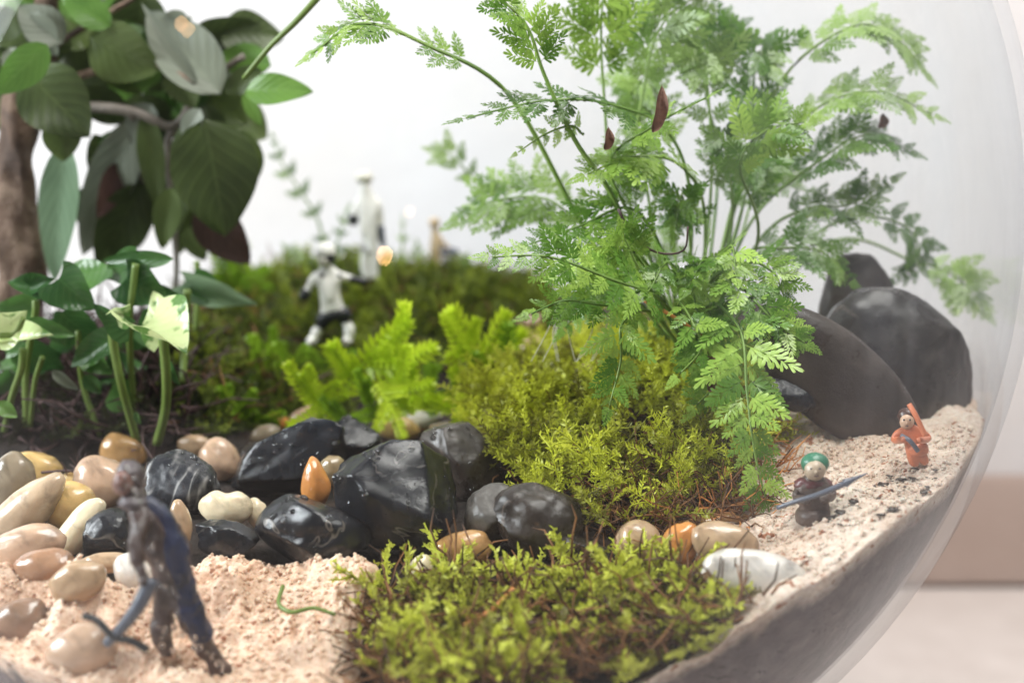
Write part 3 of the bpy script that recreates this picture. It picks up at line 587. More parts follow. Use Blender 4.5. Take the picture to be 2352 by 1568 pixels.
PB = [  # label, cx, cy, w, h, rot, material, extra
 ('grey brown oval pebble cut by the left edge of the picture', 28, 1112, 92, 130, -20, 'greybrown', {}),
 ('orange pebble behind the grey brown one at the left edge', 80, 1078, 110, 70, -15, 'yellow', {}),
 ('long shiny beige pebble slanting up to the right at the left edge', 62, 1170, 200, 86, 42, 'beige', dict(dy=-0.04)),
 ('yellow orange pebble between the long beige pebble and the dark rootlet', 160, 1160, 110, 100, 10, 'yellow', {}),
 ('yellow pebble chip above the yellow orange pebble', 172, 1108, 90, 50, 5, 'yellow', {}),
 ('pale tan pebble behind the head of the dark front figure', 238, 1108, 120, 105, -10, 'pink', {}),
 ('long pale cream pebble standing diagonally above the tan brown one', 178, 1218, 160, 62, 52, 'cream', dict(dy=-0.02)),
 ('broad peach pebble below the long shiny beige one', 62, 1258, 160, 92, 14, 'pink', dict(dy=-0.03)),
 ('reddish brown oval pebble resting on the sand at the left', 100, 1304, 122, 78, 6, 'redbrown', dict(dy=-0.03)),
 ('tan brown oval pebble right of the reddish brown one', 181, 1334, 118, 84, 22, 'tan', dict(dy=-0.07)),
 ('greyish tan pebble under the smooth black pebble', 245, 1292, 100, 44, 0, 'tan', {}),
 ('pale grey angular pebble behind the knees of the dark front figure', 308, 1316, 74, 92, 30, 'white', dict(power=0.85)),
 ('brown pebble half buried in sand at the lower left edge', 42, 1428, 130, 92, 28, 'brown', dict(dy=0.02)),
 ('pale pinkish blurred pebble in the sand beside the crossed weapon', 185, 1492, 150, 112, 8, 'pink', dict(dy=0.02)),
 ('orange triangular pebble at the foot of the left stalks', 285, 1036, 92, 62, -24, 'amber', dict(power=0.85)),
 ('tan oval pebble behind the striped black stone', 503, 1054, 78, 88, 30, 'pink', {}),
 ('brown pebble behind the tan oval at the foot of the stalks', 448, 1024, 70, 46, 0, 'tan', {}),
 ('yellow heart shaped pebble sitting between the black stones', 519, 1168, 110, 74, -4, 'cream', dict(notch=0.3, dy=-0.03)),
 ('small cream pebble squeezed right of the yellow heart shaped one', 590, 1178, 42, 64, 8, 'cream', {}),
 ('brown pebble showing from behind the orange teardrop pebble', 762, 1080, 58, 60, 0, 'olive', dict(Y=2.98)),
 ('tan pebble showing to the right of the front figure back', 415, 1200, 46, 96, 10, 'tan', {}),
 ('olive yellow pebble behind the largest black stone', 913, 982, 92, 48, -6, 'yellow', {}),
 ('pale grey pebble under the lime sprigs', 972, 966, 80, 44, 10, 'white', {}),
 ('olive tan pebble right of the olive yellow one', 1040, 996, 100, 50, -8, 'olive', {}),
 ('pinkish brown pebble at the left edge of the moss cushion', 1130, 988, 92, 70, 0, 'pink', {}),
 ('pinkish pebble left of the long black stone under the sprigs', 706, 966, 80, 56, 30, 'pink', {}),
 ('grey brown pebble above the small dark stone', 610, 1000, 66, 44, 20, 'greybrown', {}),
 ('tiny orange pebble in front of the dark moss', 638, 968, 42, 36, 0, 'orange', {}),
 ('orange brown pebble behind the first sprigs of the front moss', 1062, 1262, 125, 76, 8, 'amber', {}),
 ('small cream pebble left of the orange brown one in the front moss', 966, 1308, 50, 66, -30, 'cream', {}),
 ('rounded brown pebble standing at the front edge of the moss cushion', 1468, 1248, 98, 94, -24, 'tan', {}),
 ('orange glassy pebble wedged between the brown and the amber ones', 1560, 1252, 74, 104, -20, 'orange', {}),
 ('flat tan slab pebble lying over the orange glassy one', 1628, 1212, 180, 56, 8, 'amber', dict(power=0.8, dy=0.03)),
 ('amber pebble with a pale lower edge right of the orange glassy one', 1665, 1246, 140, 84, -10, 'tan', dict(power=0.85, dy=-0.02)),
 ('big whitish oval stone at the front right against the glass', 1780, 1342, 235, 112, -14, 'white', dict(thick=0.7, dy=0.07)),
 ('pinkish tan stone behind the fern, left of the moss cushion', 1300, 880, 90, 56, 0, 'pink', {}),
 ('tan stone under the bright hanging leaflets of the fern', 1372, 862, 90, 60, 10, 'tan', {}),
 ('pale brown stone high on the soil behind the fern', 1236, 800, 90, 60, 10, 'tan', {}),
 ('small brown pebble on the dark soil near the sparse moss', 690, 905, 60, 40, 10, 'brown', {}),
 ('small pale pebble between moss bank and lime sprigs', 1215, 745, 60, 44, 10, 'pink', {}),
]
for lab, cx, cy, w, h, rot, mt, kw in PB: stone(lab, cx, cy, w*1.12, h*1.12, rot, mt, **kw)
o = stone('bright orange teardrop pebble wedged between the black stones', 726, 1108, 70, 118, 0, 'orange', Y=2.86, sub_=4, amp=0.05)
vv = o.data.vertices
for q in vv:
    t = q.co.dot(UP)/(118/2*2.86/F)
    if t > -0.3: q.co.x = q.co.x*(1-0.42*(t+0.3)**1.3/1.4) - 0.006*max(0, t)
KG = 'large dark slates standing in the back right'
bstone('long brown slate slab leaning left to right behind the sand', 1918, 872, 430, 205, -40, 'big', Y=3.04, seed=41, fac=0, thick=0.45, group=KG, amp=0.03, name='large_slate', ripple=0.008, power=0.92)
bstone('upright pointed slate at the very back right', 1975, 765, 185, 350, 2, 'big', Y=3.42, seed=42, fac=2, thick=0.5, group=KG, amp=0.04, name='large_slate', ripple=0.01)
bstone('biggest dark slate with pale scratches behind the orange figure', 2130, 850, 385, 315, -50, 'bigdark', Y=3.22, seed=47, fac=3, thick=0.5, group=KG, amp=0.05, name='large_slate', ripple=0.015)
bstone('small black stone poking out under the fern left of the brown slab', 1800, 905, 150, 60, -22, 'black', Y=3.0, seed=44, fac=4, group=KG, name='large_slate')

# crumbs and grit
def crumbs(name, label, pts, hf, r0, r1, mat, flat=1.0, kindcat='sand'):
    bm = bmesh.new(); bmesh.ops.create_icosphere(bm, subdivisions=1, radius=1); pv = np.array([v_.co[:] for v_ in bm.verts]); pf_ = np.array([[v_.index for v_ in f.verts] for f in bm.faces]); bm.free()
    protos = [(pv*(1+0.35*rng.normal(0, 1, (len(pv), 1)).clip(-1, 1))*np.array([1, 1, flat]), pf_) for i in range(6)]
    X, Y = pts[:, 0], pts[:, 1]; Z = hf(X, Y)+0.001; ok = inbowl(X, Y, Z, 0.01); X, Y, Z = X[ok], Y[ok], Z[ok]; n_ = len(X)
    A = rng.uniform(0, 6.28, n_); f_ = np.stack([np.cos(A), np.sin(A), rng.normal(0, .15, n_)], 1); up = np.tile(np.array([0, 0, 1.0]), (n_, 1))
    V, Fc, T = batch(protos, np.stack([X, Y, Z], 1), rotmats(f_, up, r0+(r1-r0)*rng.random(n_)**3), np.zeros(n_), rng.integers(0, 6, n_))
    o = link(name, mesh(name, V, Fc, False, T), mat); return props(o, label, kindcat, kind='stuff')
crumbs('sand_crumbs', 'damp crumbs of orange sand scattered over the left sand', pixscatter([[(-40, 1300), (210, 1375), (440, 1285), (560, 1265), (860, 1320), (790, 1450), (770, 1640), (-40, 1640)]], 4500), lsand, 0.001, 0.007, M['sand'])
crumbs('sand_grains', 'fine pale sand grains lying loose round the two small figures', pixscatter([[(1780, 950), (1960, 990), (2330, 1045), (2330, 1200), (2200, 1360), (1950, 1420), (1740, 1300)]], 3000), rsand, 0.0015, 0.007, M['sand_pale'])
crumbs('dark_grit', 'dark flakes of slate grit strewn on the pale sand at the right', pixscatter([[(1850, 1260), (2000, 1180), (2130, 1140), (2320, 1110), (2310, 1210), (2180, 1370), (2000, 1390)], [(1990, 1120), (2150, 1110), (2150, 1200), (1990, 1200)]], 110), lambda x, y: rsand(x, y)+0.002, 0.002, 0.014, M['brown_slate'], 0.22, 'grit')

# ------------------------------------------------------------------ curves and tubes
def spline(pts, n_):
    pts = [Vector(p) for p in pts]; Q = [pts[0]*2-pts[1]]+pts+[pts[-1]*2-pts[-2]]; out = []; m_ = len(pts)-1
    for i in range(n_+1):
        t = i/n_*m_; k = min(int(t), m_-1); u = t-k; a, b_, c_, d = Q[k], Q[k+1], Q[k+2], Q[k+3]
        out.append(0.5*((2*b_)+(c_-a)*u+(2*a-5*b_+4*c_-d)*u*u+(3*b_-a-3*c_+d)*u**3))
    return out
def tube(name, pts, r0, r1, mat, parent=None, seg=8, n_=24, rough=0.0):
    q = spline(pts, n_); V, Fc = [], []; a = None
    for i, p in enumerate(q):
        t = (q[min(i+1, n_)]-q[max(i-1, 0)]).normalized()
        a = t.orthogonal().normalized() if a is None else (a-t*a.dot(t)).normalized(); b_ = t.cross(a); r_ = r0+(r1-r0)*i/n_
        for k in range(seg):
            g = 2*math.pi*k/seg; rr_ = r_*(1+rough*noise.noise(Vector((p.x*9+math.cos(g)*1.5, p.y*9+math.sin(g)*1.5, p.z*9)))); V.append(tuple(p+(a*math.cos(g)+b_*math.sin(g))*rr_))
    for i in range(n_):
        for k in range(seg): Fc.append((i*seg+k, i*seg+(k+1) % seg, (i+1)*seg+(k+1) % seg, (i+1)*seg+k))
    c0 = len(V); V.append(tuple(q[0])); V.append(tuple(q[-1]))
    T4 = [(c0, (k+1) % seg, k, k) for k in range(seg)]+[(c0+1, n_*seg+k, n_*seg+(k+1) % seg, n_*seg+(k+1) % seg) for k in range(seg)]
    me = bpy.data.meshes.new(name); me.from_pydata(V, [], Fc+[t[:3] for t in T4]); me.polygons.foreach_set('use_smooth', [True]*len(me.polygons)); me.update()
    return link(name, me, mat, parent)
def PP(pts): return [P(*p) for p in pts]

# ------------------------------------------------------------------ big leaved tree, upper left
def leafmesh(name, base, tip, width, roll, shape='oval', fold=0.18, droop=0.12, cup=0.0, facing=None, wav=0.03, seed=0):
    nu, nv = 14, 8; ax = tip-base; L = ax.length; ax = ax/L
    f = facing or (CAM-(base+tip)/2).normalized(); s = ax.cross(f).normalized(); nn = s.cross(ax)
    Rm = Matrix.Rotation(R(roll), 3, ax); s = Rm @ s; nn = Rm @ nn
    V, UV, Fc = [], [], []
    for i in range(nu+1):
        u = i/nu
        if shape == 'oval': wd = (math.sin(math.pi*min(1, u**0.82))**0.75)*(1-0.15*u)
        elif shape == 'heart': wd = 1.25*math.sin(math.pi*min(1, (u*0.93+0.07)**0.55))**0.8*(1-0.25*u)
        else: wd = (math.sin(math.pi*u**0.6)**0.7)*(1-0.35*u)
        if u >= 1: wd = 0.0
        for j in range(nv+1):
            v_ = j/nv*2-1; back_ = -0.16*L*abs(v_)**1.5*max(0, 1-u*3.2) if shape in ('heart', 'arrow') else 0
            z = fold*abs(v_)*width*wd*0.5 - droop*L*(u-0.3)**2*1.6 + cup*width*wd*v_*v_ + wav*width*math.sin(u*9+v_*2+seed)*abs(v_)
            V.append(tuple(base+ax*(L*u+back_)+s*(v_*wd*width/2)+nn*z)); UV.append((u, v_))
    for i in range(nu):
        for j in range(nv): a = i*(nv+1)+j; Fc.append((a, a+1, a+nv+2, a+nv+1))
    return mesh(name, V, Fc, True, None, UV)
tb = hit(45, 740)
tree = empty('indoor_tree', (tb.x, tb.y, 0.1), 'small tree with brown trunk and big hanging oval leaves filling the upper left', 'tree')
YT = 3.72
tube('trunk', [P(40, 760, YT), P(48, 690, YT), P(45, 560, YT), P(38, 440, YT), P(45, 320, YT), P(60, 200, YT+0.02), P(100, 100, YT+0.04), P(120, -60, YT)], 0.064, 0.030, M['bark'], tree, 24, 110, 0.55)
for pts, r0, r1, mt in [([(50, 300, YT), (160, 250, YT), (300, 255, YT-.02), (400, 290, YT), (460, 200, YT+.05), (560, 130, YT)], 0.016, 0.009, 'twig'),
                    ([(400, 290, YT), (385, 340, YT), (395, 480, YT), (405, 600, YT), (400, 700, YT)], 0.010, 0.007, 'twig'),
                    ([(100, 120, YT), (200, 60, YT), (300, 0, YT), (340, -40, YT)], 0.010, 0.006, 'bark'),
                    ([(60, 220, YT), (200, 170, YT+.05), (330, 140, YT), (450, 190, YT-.05)], 0.012, 0.006, 'bark'),
                    ([(300, 255, YT), (320, 330, YT+.1), (330, 430, YT+.1)], 0.010, 0.006, 'twig')]:
    tube('branch', PP(pts), r0, r1, M[mt], tree, 8, 24, 0.2)
TL = [ # base, tip, width, dY tip, roll, material, (depth offset)
 (562, 208, 715, 206, 80, -.05, -20, 'treebright', -.10), (622, 150, 492, 128, 84, .05, 10, 'treebright', .05), (505, 215, 335, 15, 150, .1, 8, 'treegrey', .0),
 (455, 195, 322, 4, 34, 0, 0, 'treegrey', -.06), (205, 85, 365, 165, 150, .0, 15, 'treeleaf', .02), (255, 60, 140, -10, 78, 0, 10, 'treebright', .0), (110, 103, -12, 220, 90, -.05, -10, 'treebright', -.1),
 (60, 165, 205, 312, 170, -.02, 0, 'treeleaf', -.05), (145, 100, 40, 10, 100, 0, 10, 'treegrey', .0), (135, 270, 148, 372, 95, 0, -10, 'treeleaf', -.06), (150, 325, 118, 652, 98, .0, 15, 'treepale', -.02),
 (315, 270, 180, 595, 120, .05, 12, 'treegrey', .08), (470, 272, 520, 545, 215, 0, -8, 'treeleaf', -.04), (556, 300, 590, 415, 78, .05, 20, 'treeleaf', .05), (428, 285, 420, 450, 70, 0, 25, 'treeleaf', .0),
 (335, 255, 365, 490, 66, 0, 5, 'treeleaf', .03), (395, 430, 370, 575, 70, 0, 10, 'treeleaf', .02), (455, 470, 572, 608, 118, 0, 12, 'treered', .06), (330, 420, 225, 620, 130, 0, -14, 'treeleaf', .10),
 (600, 160, 515, 215, 62, 0, 10, 'treeleaf', .03), (0, 60, 95, 115, 80, 0, 0, 'treeleaf', .05), (400, 140, 445, 250, 96, 0, 15, 'treeleaf', .05), (260, 110, 330, 220, 120, .1, 5, 'treeleaf', .08),
 (330, 60, 300, 200, 130, .05, -12, 'treeleaf', .12), (200, 200, 290, 290, 100, .1, 20, 'treeleaf', .06), (30, 20, -20, 100, 90, 0, 10, 'treeleaf', .0), (10, 210, 60, 330, 110, .0, 20, 'treeleaf', .1),
 (70, 30, 130, 130, 80, 0, 20, 'treegrey', .0), (350, 240, 300, 330, 90, 0, 20, 'treegrey', .07), (380, 30, 440, 100, 90, 0, 30, 'treegrey', .1), (270, 300, 250, 380, 70, 0, 10, 'treebright', .12),
 (560, 215, 600, 290, 34, 0, 10, 'treebright', -.02), (150, -30, 230, 60, 100, 0, 0, 'treebright', .05), (460, 250, 420, 330, 60, 0, 30, 'treegrey', -.03), (440, 330, 470, 480, 90, 0, 10, 'treeleaf', .08),
 (250, 480, 290, 600, 90, 0, 10, 'treeleaf', .12), (430, 520, 470, 600, 60, 0, 10, 'treeleaf', .1), (20, 110, 60, 190, 70, 0, 30, 'treegrey', -.04)]
rl = random.Random(11)
for i in range(46):
    x0, y0 = (rl.uniform(-10, 330), rl.uniform(-40, 190)) if i % 3 else (rl.uniform(280, 520), rl.uniform(70, 250))
    a_ = rl.uniform(0.2, 2.9) if i % 2 else rl.uniform(-.5, .9); L_ = rl.uniform(100, 170)
    TL.append((x0, y0, x0+L_*math.cos(a_), y0+L_*math.sin(a_), rl.uniform(95, 150), rl.uniform(-.08, .1), rl.uniform(-35, 35), rl.choice(['treeleaf', 'treeleaf', 'treeleaf', 'treegrey', 'treebright']), rl.uniform(.05, .28)))
for i in range(20):
    x0, y0 = rl.uniform(190, 500), rl.uniform(230, 430); L_ = rl.uniform(110, 170)
    TL.append((x0, y0, x0+rl.uniform(-50, 40), y0+L_, rl.uniform(60, 100), rl.uniform(-.08, .1), rl.uniform(-35, 35), rl.choice(['treeleaf', 'treeleaf', 'treeleaf', 'treered', 'treegrey']), rl.uniform(.1, .25)))
for i, (bx, by, tx, ty, w, dY, roll, mt, off) in enumerate(TL):
    Y0 = YT+off-0.05; ba = P(bx, by, Y0); ti = P(tx, ty, Y0+dY)
    me = leafmesh('leaf', ba, ti, w*Y0/F, roll, fold=0.22, droop=0.10, seed=i); o = link('leaf', me, M[mt], tree)
tube('branch', PP([(735, -10, 3.3), (680, 50, 3.3), (620, 108, 3.32), (560, 180, 3.35)]), 0.008, 0.006, M['synstem'], tree)

# ------------------------------------------------------------------ arrow leaved plant, left middle
sb = hit(330, 1010)
syn = empty('arrowhead_plant', (sb.x, sb.y, 0), 'young arrow leaved plant with cream variegated leaves on green stalks at the left', 'plant')
YS = 3.2
for pts, r_ in [([(257, 745, YS), (262, 800, YS), (278, 880, YS), (300, 960, YS+.03), (315, 1015, YS+.05)], 0.010), ([(374, 770, YS-.05), (382, 860, YS-.03), (380, 940, YS), (360, 1020, YS+.02)], 0.0105),
                ([(53, 800, YS), (48, 850, YS), (28, 910, YS+.03), (10, 990, YS+.05)], 0.008), ([(312, 605, YS+.05), (306, 660, YS+.05), (298, 720, YS+.05), (300, 830, YS+.1), (310, 980, YS+.15)], 0.008),
                ([(82, 690, YS+.05), (80, 730, YS+.05), (60, 850, YS+.1), (60, 980, YS+.1)], 0.008), ([(452, 600, YS+.4), (455, 650, YS+.4), (450, 760, YS+.4)], 0.007), ([(430, 665, YS+.25), (425, 760, YS+.25), (420, 880, YS+.2)], 0.009),
                ([(0, 771, YS-.05), (35, 765, YS-.05), (55, 730, YS-.05)], 0.006), ([(98, 820, YS+.02), (80, 880, YS+.05), (70, 980, YS+.08)], 0.006), ([(180, 760, YS+.1), (190, 880, YS+.12), (230, 1000, YS+.1)], 0.007)]:
    tube('stalk', PP(pts), r_*1.1, r_, M['synstem'], syn, 8, 20)
SL = [(330, 748, 430, 800, 150, -.10, -50, 'vari', 'heart', .28, -.05), (385, 775, 352, 668, 92, .06, -28, 'vari', 'heart', .05, -.02), (300, 745, 215, 700, 66, 0, -40, 'synleaf', 'heart', .3, -.02), (262, 720, 300, 700, 60, 0, 40, 'vari', 'heart', .3, -.04),
      (398, 595, 230, 598, 46, .05, 0, 'synleaf', 'oval', .1, .05), (290, 640, 388, 690, 92, 0, 10, 'synleaf', 'heart', .1, .06), (320, 600, 235, 640, 70, .1, 10, 'synleaf', 'heart', .1, .08), (95, 672, 15, 645, 58, 0, 30, 'synleaf', 'heart', .3, .05), (70, 660, 125, 640, 40, 0, -20, 'synleaf', 'heart', .3, .05),
      (-10, 765, 62, 715, 78, 0, 10, 'vari', 'heart', .15, -.05), (20, 785, 118, 765, 66, -.05, -50, 'vari', 'heart', .4, 0), (62, 735, 172, 772, 44, 0, 10, 'synleaf', 'oval', .2, 0), (135, 640, 218, 712, 96, 0, 15, 'synleaf', 'heart', .15, .03),
      (250, 785, 158, 842, 62, 0, 25, 'synleaf', 'heart', .2, .03), (372, 806, 412, 886, 34, -.03, 30, 'synleaf', 'oval', .3, .0), (425, 648, 592, 702, 62, .1, 20, 'treepale', 'heart', .2, .3), (440, 650, 520, 690, 60, .1, -20, 'synleaf', 'heart', .3, .32),
      (-8, 925, 40, 958, 40, 0, 0, 'treebright', 'oval', .2, -.1), (312, 945, 322, 975, 18, 0, 30, 'synleaf', 'oval', .3, 0), (215, 660, 150, 600, 100, .1, 20, 'synleaf', 'heart', .1, .12), (140, 720, 230, 790, 110, .05, 35, 'synleaf', 'heart', .1, .10),
      (60, 800, 150, 850, 80, .05, 30, 'synleaf', 'heart', .1, .12), (195, 860, 232, 905, 40, 0, 10, 'synleaf', 'oval', .2, .05), (120, 850, 180, 895, 30, 0, 20, 'treegrey', 'oval', .2, .05)]
for i in range(16):
    x0, y0 = rl.uniform(-20, 400), rl.uniform(680, 900); a_ = rl.uniform(-.6, 3.6); L_ = rl.uniform(60, 105)
    SL.append((x0, y0, x0+L_*math.cos(a_), y0+L_*math.sin(a_)*.6, rl.uniform(45, 80), rl.uniform(-.08, .1), rl.uniform(-40, 40), 'synleaf', 'heart', rl.uniform(0, .3), rl.uniform(.08, .3)))
for i, (bx, by, tx, ty, w, dY, roll, mt, sh, cup, off) in enumerate(SL):
    Y0 = YS+off; me = leafmesh('leaf', P(bx, by, Y0), P(tx, ty, Y0+dY), w*Y0/F, roll, sh, 0.15, 0.06, cup, seed=i, wav=0.06); link('leaf', me, M[mt], syn)

# ------------------------------------------------------------------ lime spike moss sprigs
LIME = [lime_proto(s, 2+s % 2) for s in range(4)]
limeme = [[None]*2 for _ in range(4)]
def sprig(label, bx, by, tx, ty, Y, mat='lime', pid=0, group='lime spike moss sprigs', tilt=0.3):
    ba = P(bx, by, Y); ti = P(tx, ty, Y-0.03); pv, pf_ = LIME[pid % 4]
    mk_ = 0 if mat == 'lime' else 1
    if limeme[pid % 4][mk_] is None: limeme[pid % 4][mk_] = mesh('spikemoss_sprig', pv, pf_, False)
    ax = (ti-ba); L = ax.length*1.22; ax.normalize(); f = (CAM-ba).normalized()+Vector((random.uniform(-.5, .5), 0, tilt)); s = ax.cross(f).normalized(); nn = s.cross(ax)
    o = link('spikemoss_sprig', limeme[pid % 4][mk_], M[mat]); o.matrix_world = Matrix.Translation(ba) @ Matrix((s, ax, nn)).transposed().to_4x4() @ Matrix.Scale(L, 4)
    wpos[o.name] = ba; return props(o, label, 'moss sprig', group)
for i, (lab, bx, by, tx, ty, Y, mt) in enumerate([
    ('tall lime sprig at the left of the clump, standing before the booted figure', 790, 905, 870, 738, 3.50, 'lime'), ('broad lime sprig leaning right behind the black heap', 870, 900, 968, 765, 3.48, 'lime'),
    ('lime sprig with toothed edge pointing to the far left', 775, 965, 650, 900, 3.42, 'lime'), ('short lime sprig standing straight above the long black stone', 738, 950, 735, 862, 3.45, 'lime'),
    ('lime sprig drooping to the right over the olive pebble', 860, 880, 935, 965, 3.40, 'lime'), ('lime sprig in the middle below the broad one', 880, 960, 965, 850, 3.44, 'lime'),
    ('lime sprig low above the knobbly black stone', 880, 965, 800, 900, 3.42, 'limedark'), ('tall lime sprig with a thick upright tip in the right clump', 1140, 900, 1083, 735, 3.52, 'lime'),
    ('lime sprig bending left with comb like leaves', 1110, 870, 1008, 778, 3.50, 'lime'), ('green sprig leaning right next to the soil gap', 1120, 930, 1200, 790, 3.55, 'limedark'),
    ('bright lime sprig lying to the left over the pale grey pebble', 1100, 930, 980, 965, 3.40, 'lime'), ('bright lime sprig hanging down in the right clump', 1120, 880, 1090, 970, 3.38, 'lime'),
    ('green sprig at the right end of the clump, reaching the moss cushion', 1150, 980, 1235, 870, 3.45, 'limedark'), ('green sprig between both lime clumps', 960, 960, 1020, 880, 3.55, 'limedark'),
    ('green sprig at the bottom of the left clump', 830, 985, 740, 960, 3.42, 'limedark'), ('green sprig under the upright lime tip', 1060, 960, 1110, 850, 3.5, 'limedark'),
    ('small green sprig near the dark soil, leftmost of three', 545, 1010, 500, 920, 3.50, 'limedark'), ('small green sprig near the dark soil, middle of three', 555, 1010, 545, 900, 3.50, 'limedark'),
    ('small green sprig near the dark soil, rightmost of three', 560, 1010, 605, 930, 3.50, 'limedark'), ('blurred lime sprig against the wall above the moss bank', 550, 690, 575, 590, 4.2, 'limedark'),
    ('blurred lime sprig above the moss bank leaning left', 540, 680, 470, 560, 4.2, 'limedark'), ('thin green sprig beside the white boot of the standing figure', 650, 850, 600, 770, 3.8, 'limedark'),
    ('green sprig right of the white boot', 720, 860, 770, 790, 3.7, 'limedark'), ('green sprig in front of the white boots', 690, 880, 660, 800, 3.7, 'limedark'), ('dark green sprig left of the clump', 610, 900, 560, 810, 3.7, 'limedark'), ('green sprig on the bare soil left of the tall lime tip', 980, 880, 1000, 830, 3.7, 'limedark')]):
    sprig(lab, bx, by, tx, ty, Y, mt, i)

# ------------------------------------------------------------------ fern
def pinna_proto(seed):
    rd = random.Random(seed); V, Fc = [], []
    strand(V, Fc, [(0, 0, 0), (0.35, 0.01, 0.01), (0.7, 0, 0.0), (0.97, 0, -0.03)], 0.009, 0.4)
    def pinnule(p, ang, L, lobes):
        for k in range(lobes):
            a = ang+(k-(lobes-1)/2)*0.50*(1.0 if lobes > 1 else 0); l_ = L*(1-0.22*abs(k-(lobes-1)/2))*rd.uniform(.9, 1.1)
            d = Vector((math.cos(a), math.sin(a), rd.uniform(-.12, .12))); s = Vector((-d.y, d.x, 0)); z = 0.0035*k; b0 = len(V); w = l_*0.13
            for u, v_ in ((0, .12), (0, -.12), (.40, .72), (.40, -.72), (.78, 1.0), (.78, -1.0), (1.0, .45), (.88, 0.1), (.97, -.5)):
                q = Vector(p)+d*l_*u+s*w*v_+Vector((0, 0, z-0.05*l_*u*u+0.03*abs(v_)*l_)); V.append(tuple(q))
            for f in ((0, 1, 3), (0, 3, 2), (2, 3, 5), (2, 5, 4), (4, 7, 6), (4, 5, 7), (5, 8, 7)): Fc.append(tuple(b0+i for i in f))
    n_ = 5
    for i in range(n_):
        t = 0.14+0.74*i/n_; L = 0.42*(1-0.55*t)*rd.uniform(.9, 1.1)
        for sg in (-1, 1): pinnule((t+(0.05 if sg > 0 else 0), 0, 0), sg*rd.uniform(.75, .95), L, 3 if i < 3 else 2)
    pinnule((0.86, 0, -0.02), 0, 0.30, 3)
    return ptri(V, Fc)
PIN = [pinna_proto(s) for s in range(5)]
PINM = {}
def pinmesh(k, mt):
    if (k, mt) not in PINM:
        PINM[(k, mt)] = mesh('pinna', PIN[k][0], PIN[k][1], False); PINM[(k, mt)].materials.append(M[mt])
    return PINM[(k, mt)]
fb = hit(1560, 960)
fern = empty('fern', (fb.x, fb.y, float(G(fb.x, fb.y))), 'bright green lacy fern with many arching fronds filling the upper right', 'fern')
npin = [0]
def frond(pts, Lpx, n_, start=0.25, mt='fern', separate=False, face=(0, -1, .55), lean=0.5, r0=0.006, droop=0.0, seed=0, asc=0.55):
    rd = random.Random(seed+int(pts[-1][0])); q3 = [P(*p) for p in pts]; q = spline(q3, 40)
    V, Fc = [], []; strand(V, Fc, q, r0, 0.35)
    pl, ml, wl, tl = [], [], [], []; childs = []
    L0 = 1.08*Lpx*pts[-1][2]/F
    for i in range(n_):
        t = start+(1-start)*(i+0.5)/n_; x = t*40; k = min(39, int(x)); p = q[k].lerp(q[k+1], x-k); T = (q[k+1]-q[k]).normalized()
        N = Vector(face)+Vector((rd.gauss(0, .25), rd.gauss(0, .2), rd.gauss(0, .2))); N = (N-T*N.dot(T)).normalized(); Sd = T.cross(N)
        u = (t-start)/(1-start); ll = L0*(0.45+1.1*math.sin(math.pi*(u*0.80+0.16))**1.0*0.62)*(1-0.45*u*u)*rd.uniform(.7, 1.2)
        for sg in ((-1, 1) if True else (1,)):
            D = (Sd*sg+T*(asc+0.5*u)+N*rd.uniform(-.25, .35)+Vector((0, 0, -droop))).normalized(); Nn = (N-D*N.dot(D)).normalized(); B = Nn.cross(D)
            A = np.array([[D.x, B.x, Nn.x], [D.y, B.y, Nn.y], [D.z, B.z, Nn.z]])*ll
            pl.append(p[:]); ml.append(A); wl.append(rd.randrange(5)); tl.append(rd.uniform(-.2, .25))
    T = (q[-1]-q[-3]).normalized(); N = Vector(face); N = (N-T*N.dot(T)).normalized(); B = N.cross(T)
    pl.append(q[-1][:]); ml.append(np.array([[T.x, B.x, N.x], [T.y, B.y, N.y], [T.z, B.z, N.z]])*L0*0.55); wl.append(0); tl.append(0.1)
    if separate:
        me = mesh('frond', V, Fc); fo = link('frond', me, M['fernstem'], fern)
        for p, A, w in zip(pl, ml, wl):
            o = link('pinna', pinmesh(w, mt), None, fo); o.matrix_parent_inverse = Matrix.Identity(4)
            o.matrix_basis = Matrix.Translation(p) @ Matrix(A.tolist()).to_4x4()
        npin[0] += len(pl)
    else:
        V2, F2, T2 = batch(PIN, np.array(pl), np.array(ml), np.array(tl), np.array(wl))
        b0 = len(V); VV = np.concatenate([np.array(V), V2]); FF = np.concatenate([np.array(Fc), F2+b0]); mi = np.concatenate([np.zeros(len(Fc)), np.ones(len(F2))])
        fo = link('frond', mesh('frond', VV, FF, False, np.concatenate([np.zeros(b0), T2]), None, mi), [M['fernstem'], M[mt]], fern)
    return fo
cr = (1580, 900, 3.25)
# drooping frond in sharp focus
frond([(1570, 820, 3.2), (1630, 700, 3.05), (1700, 760, 2.90), (1715, 900, 2.80), (1735, 1050, 2.74), (1775, 1205, 2.72)], 105, 15, .22, 'fern', True, (0.1, -1, .35), seed=1)
frond([(1560, 840, 3.2), (1640, 640, 3.08), (1700, 660, 2.96), (1780, 740, 2.92), (1845, 785, 2.90)], 80, 10, .35, 'fern', True, (0, -1, .6), seed=2)
frond([(1560, 840, 3.2), (1600, 700, 3.05), (1660, 790, 2.98), (1640, 880, 2.95), (1600, 930, 2.93)], 85, 9, .30, 'fern', True, (0, -1, .6), seed=3)
frond([(1590, 800, 3.2), (1520, 690, 3.0), (1400, 640, 2.90), (1260, 590, 2.86), (1130, 590, 2.84)], 88, 12, .22, 'fern', True, (0, -1, .9), seed=4)
frond([(1590, 840, 3.2), (1500, 720, 3.02), (1430, 740, 2.92), (1425, 830, 2.9), (1400, 930, 2.88)], 80, 9, .30, 'fern', True, (0, -1, .5), seed=5)
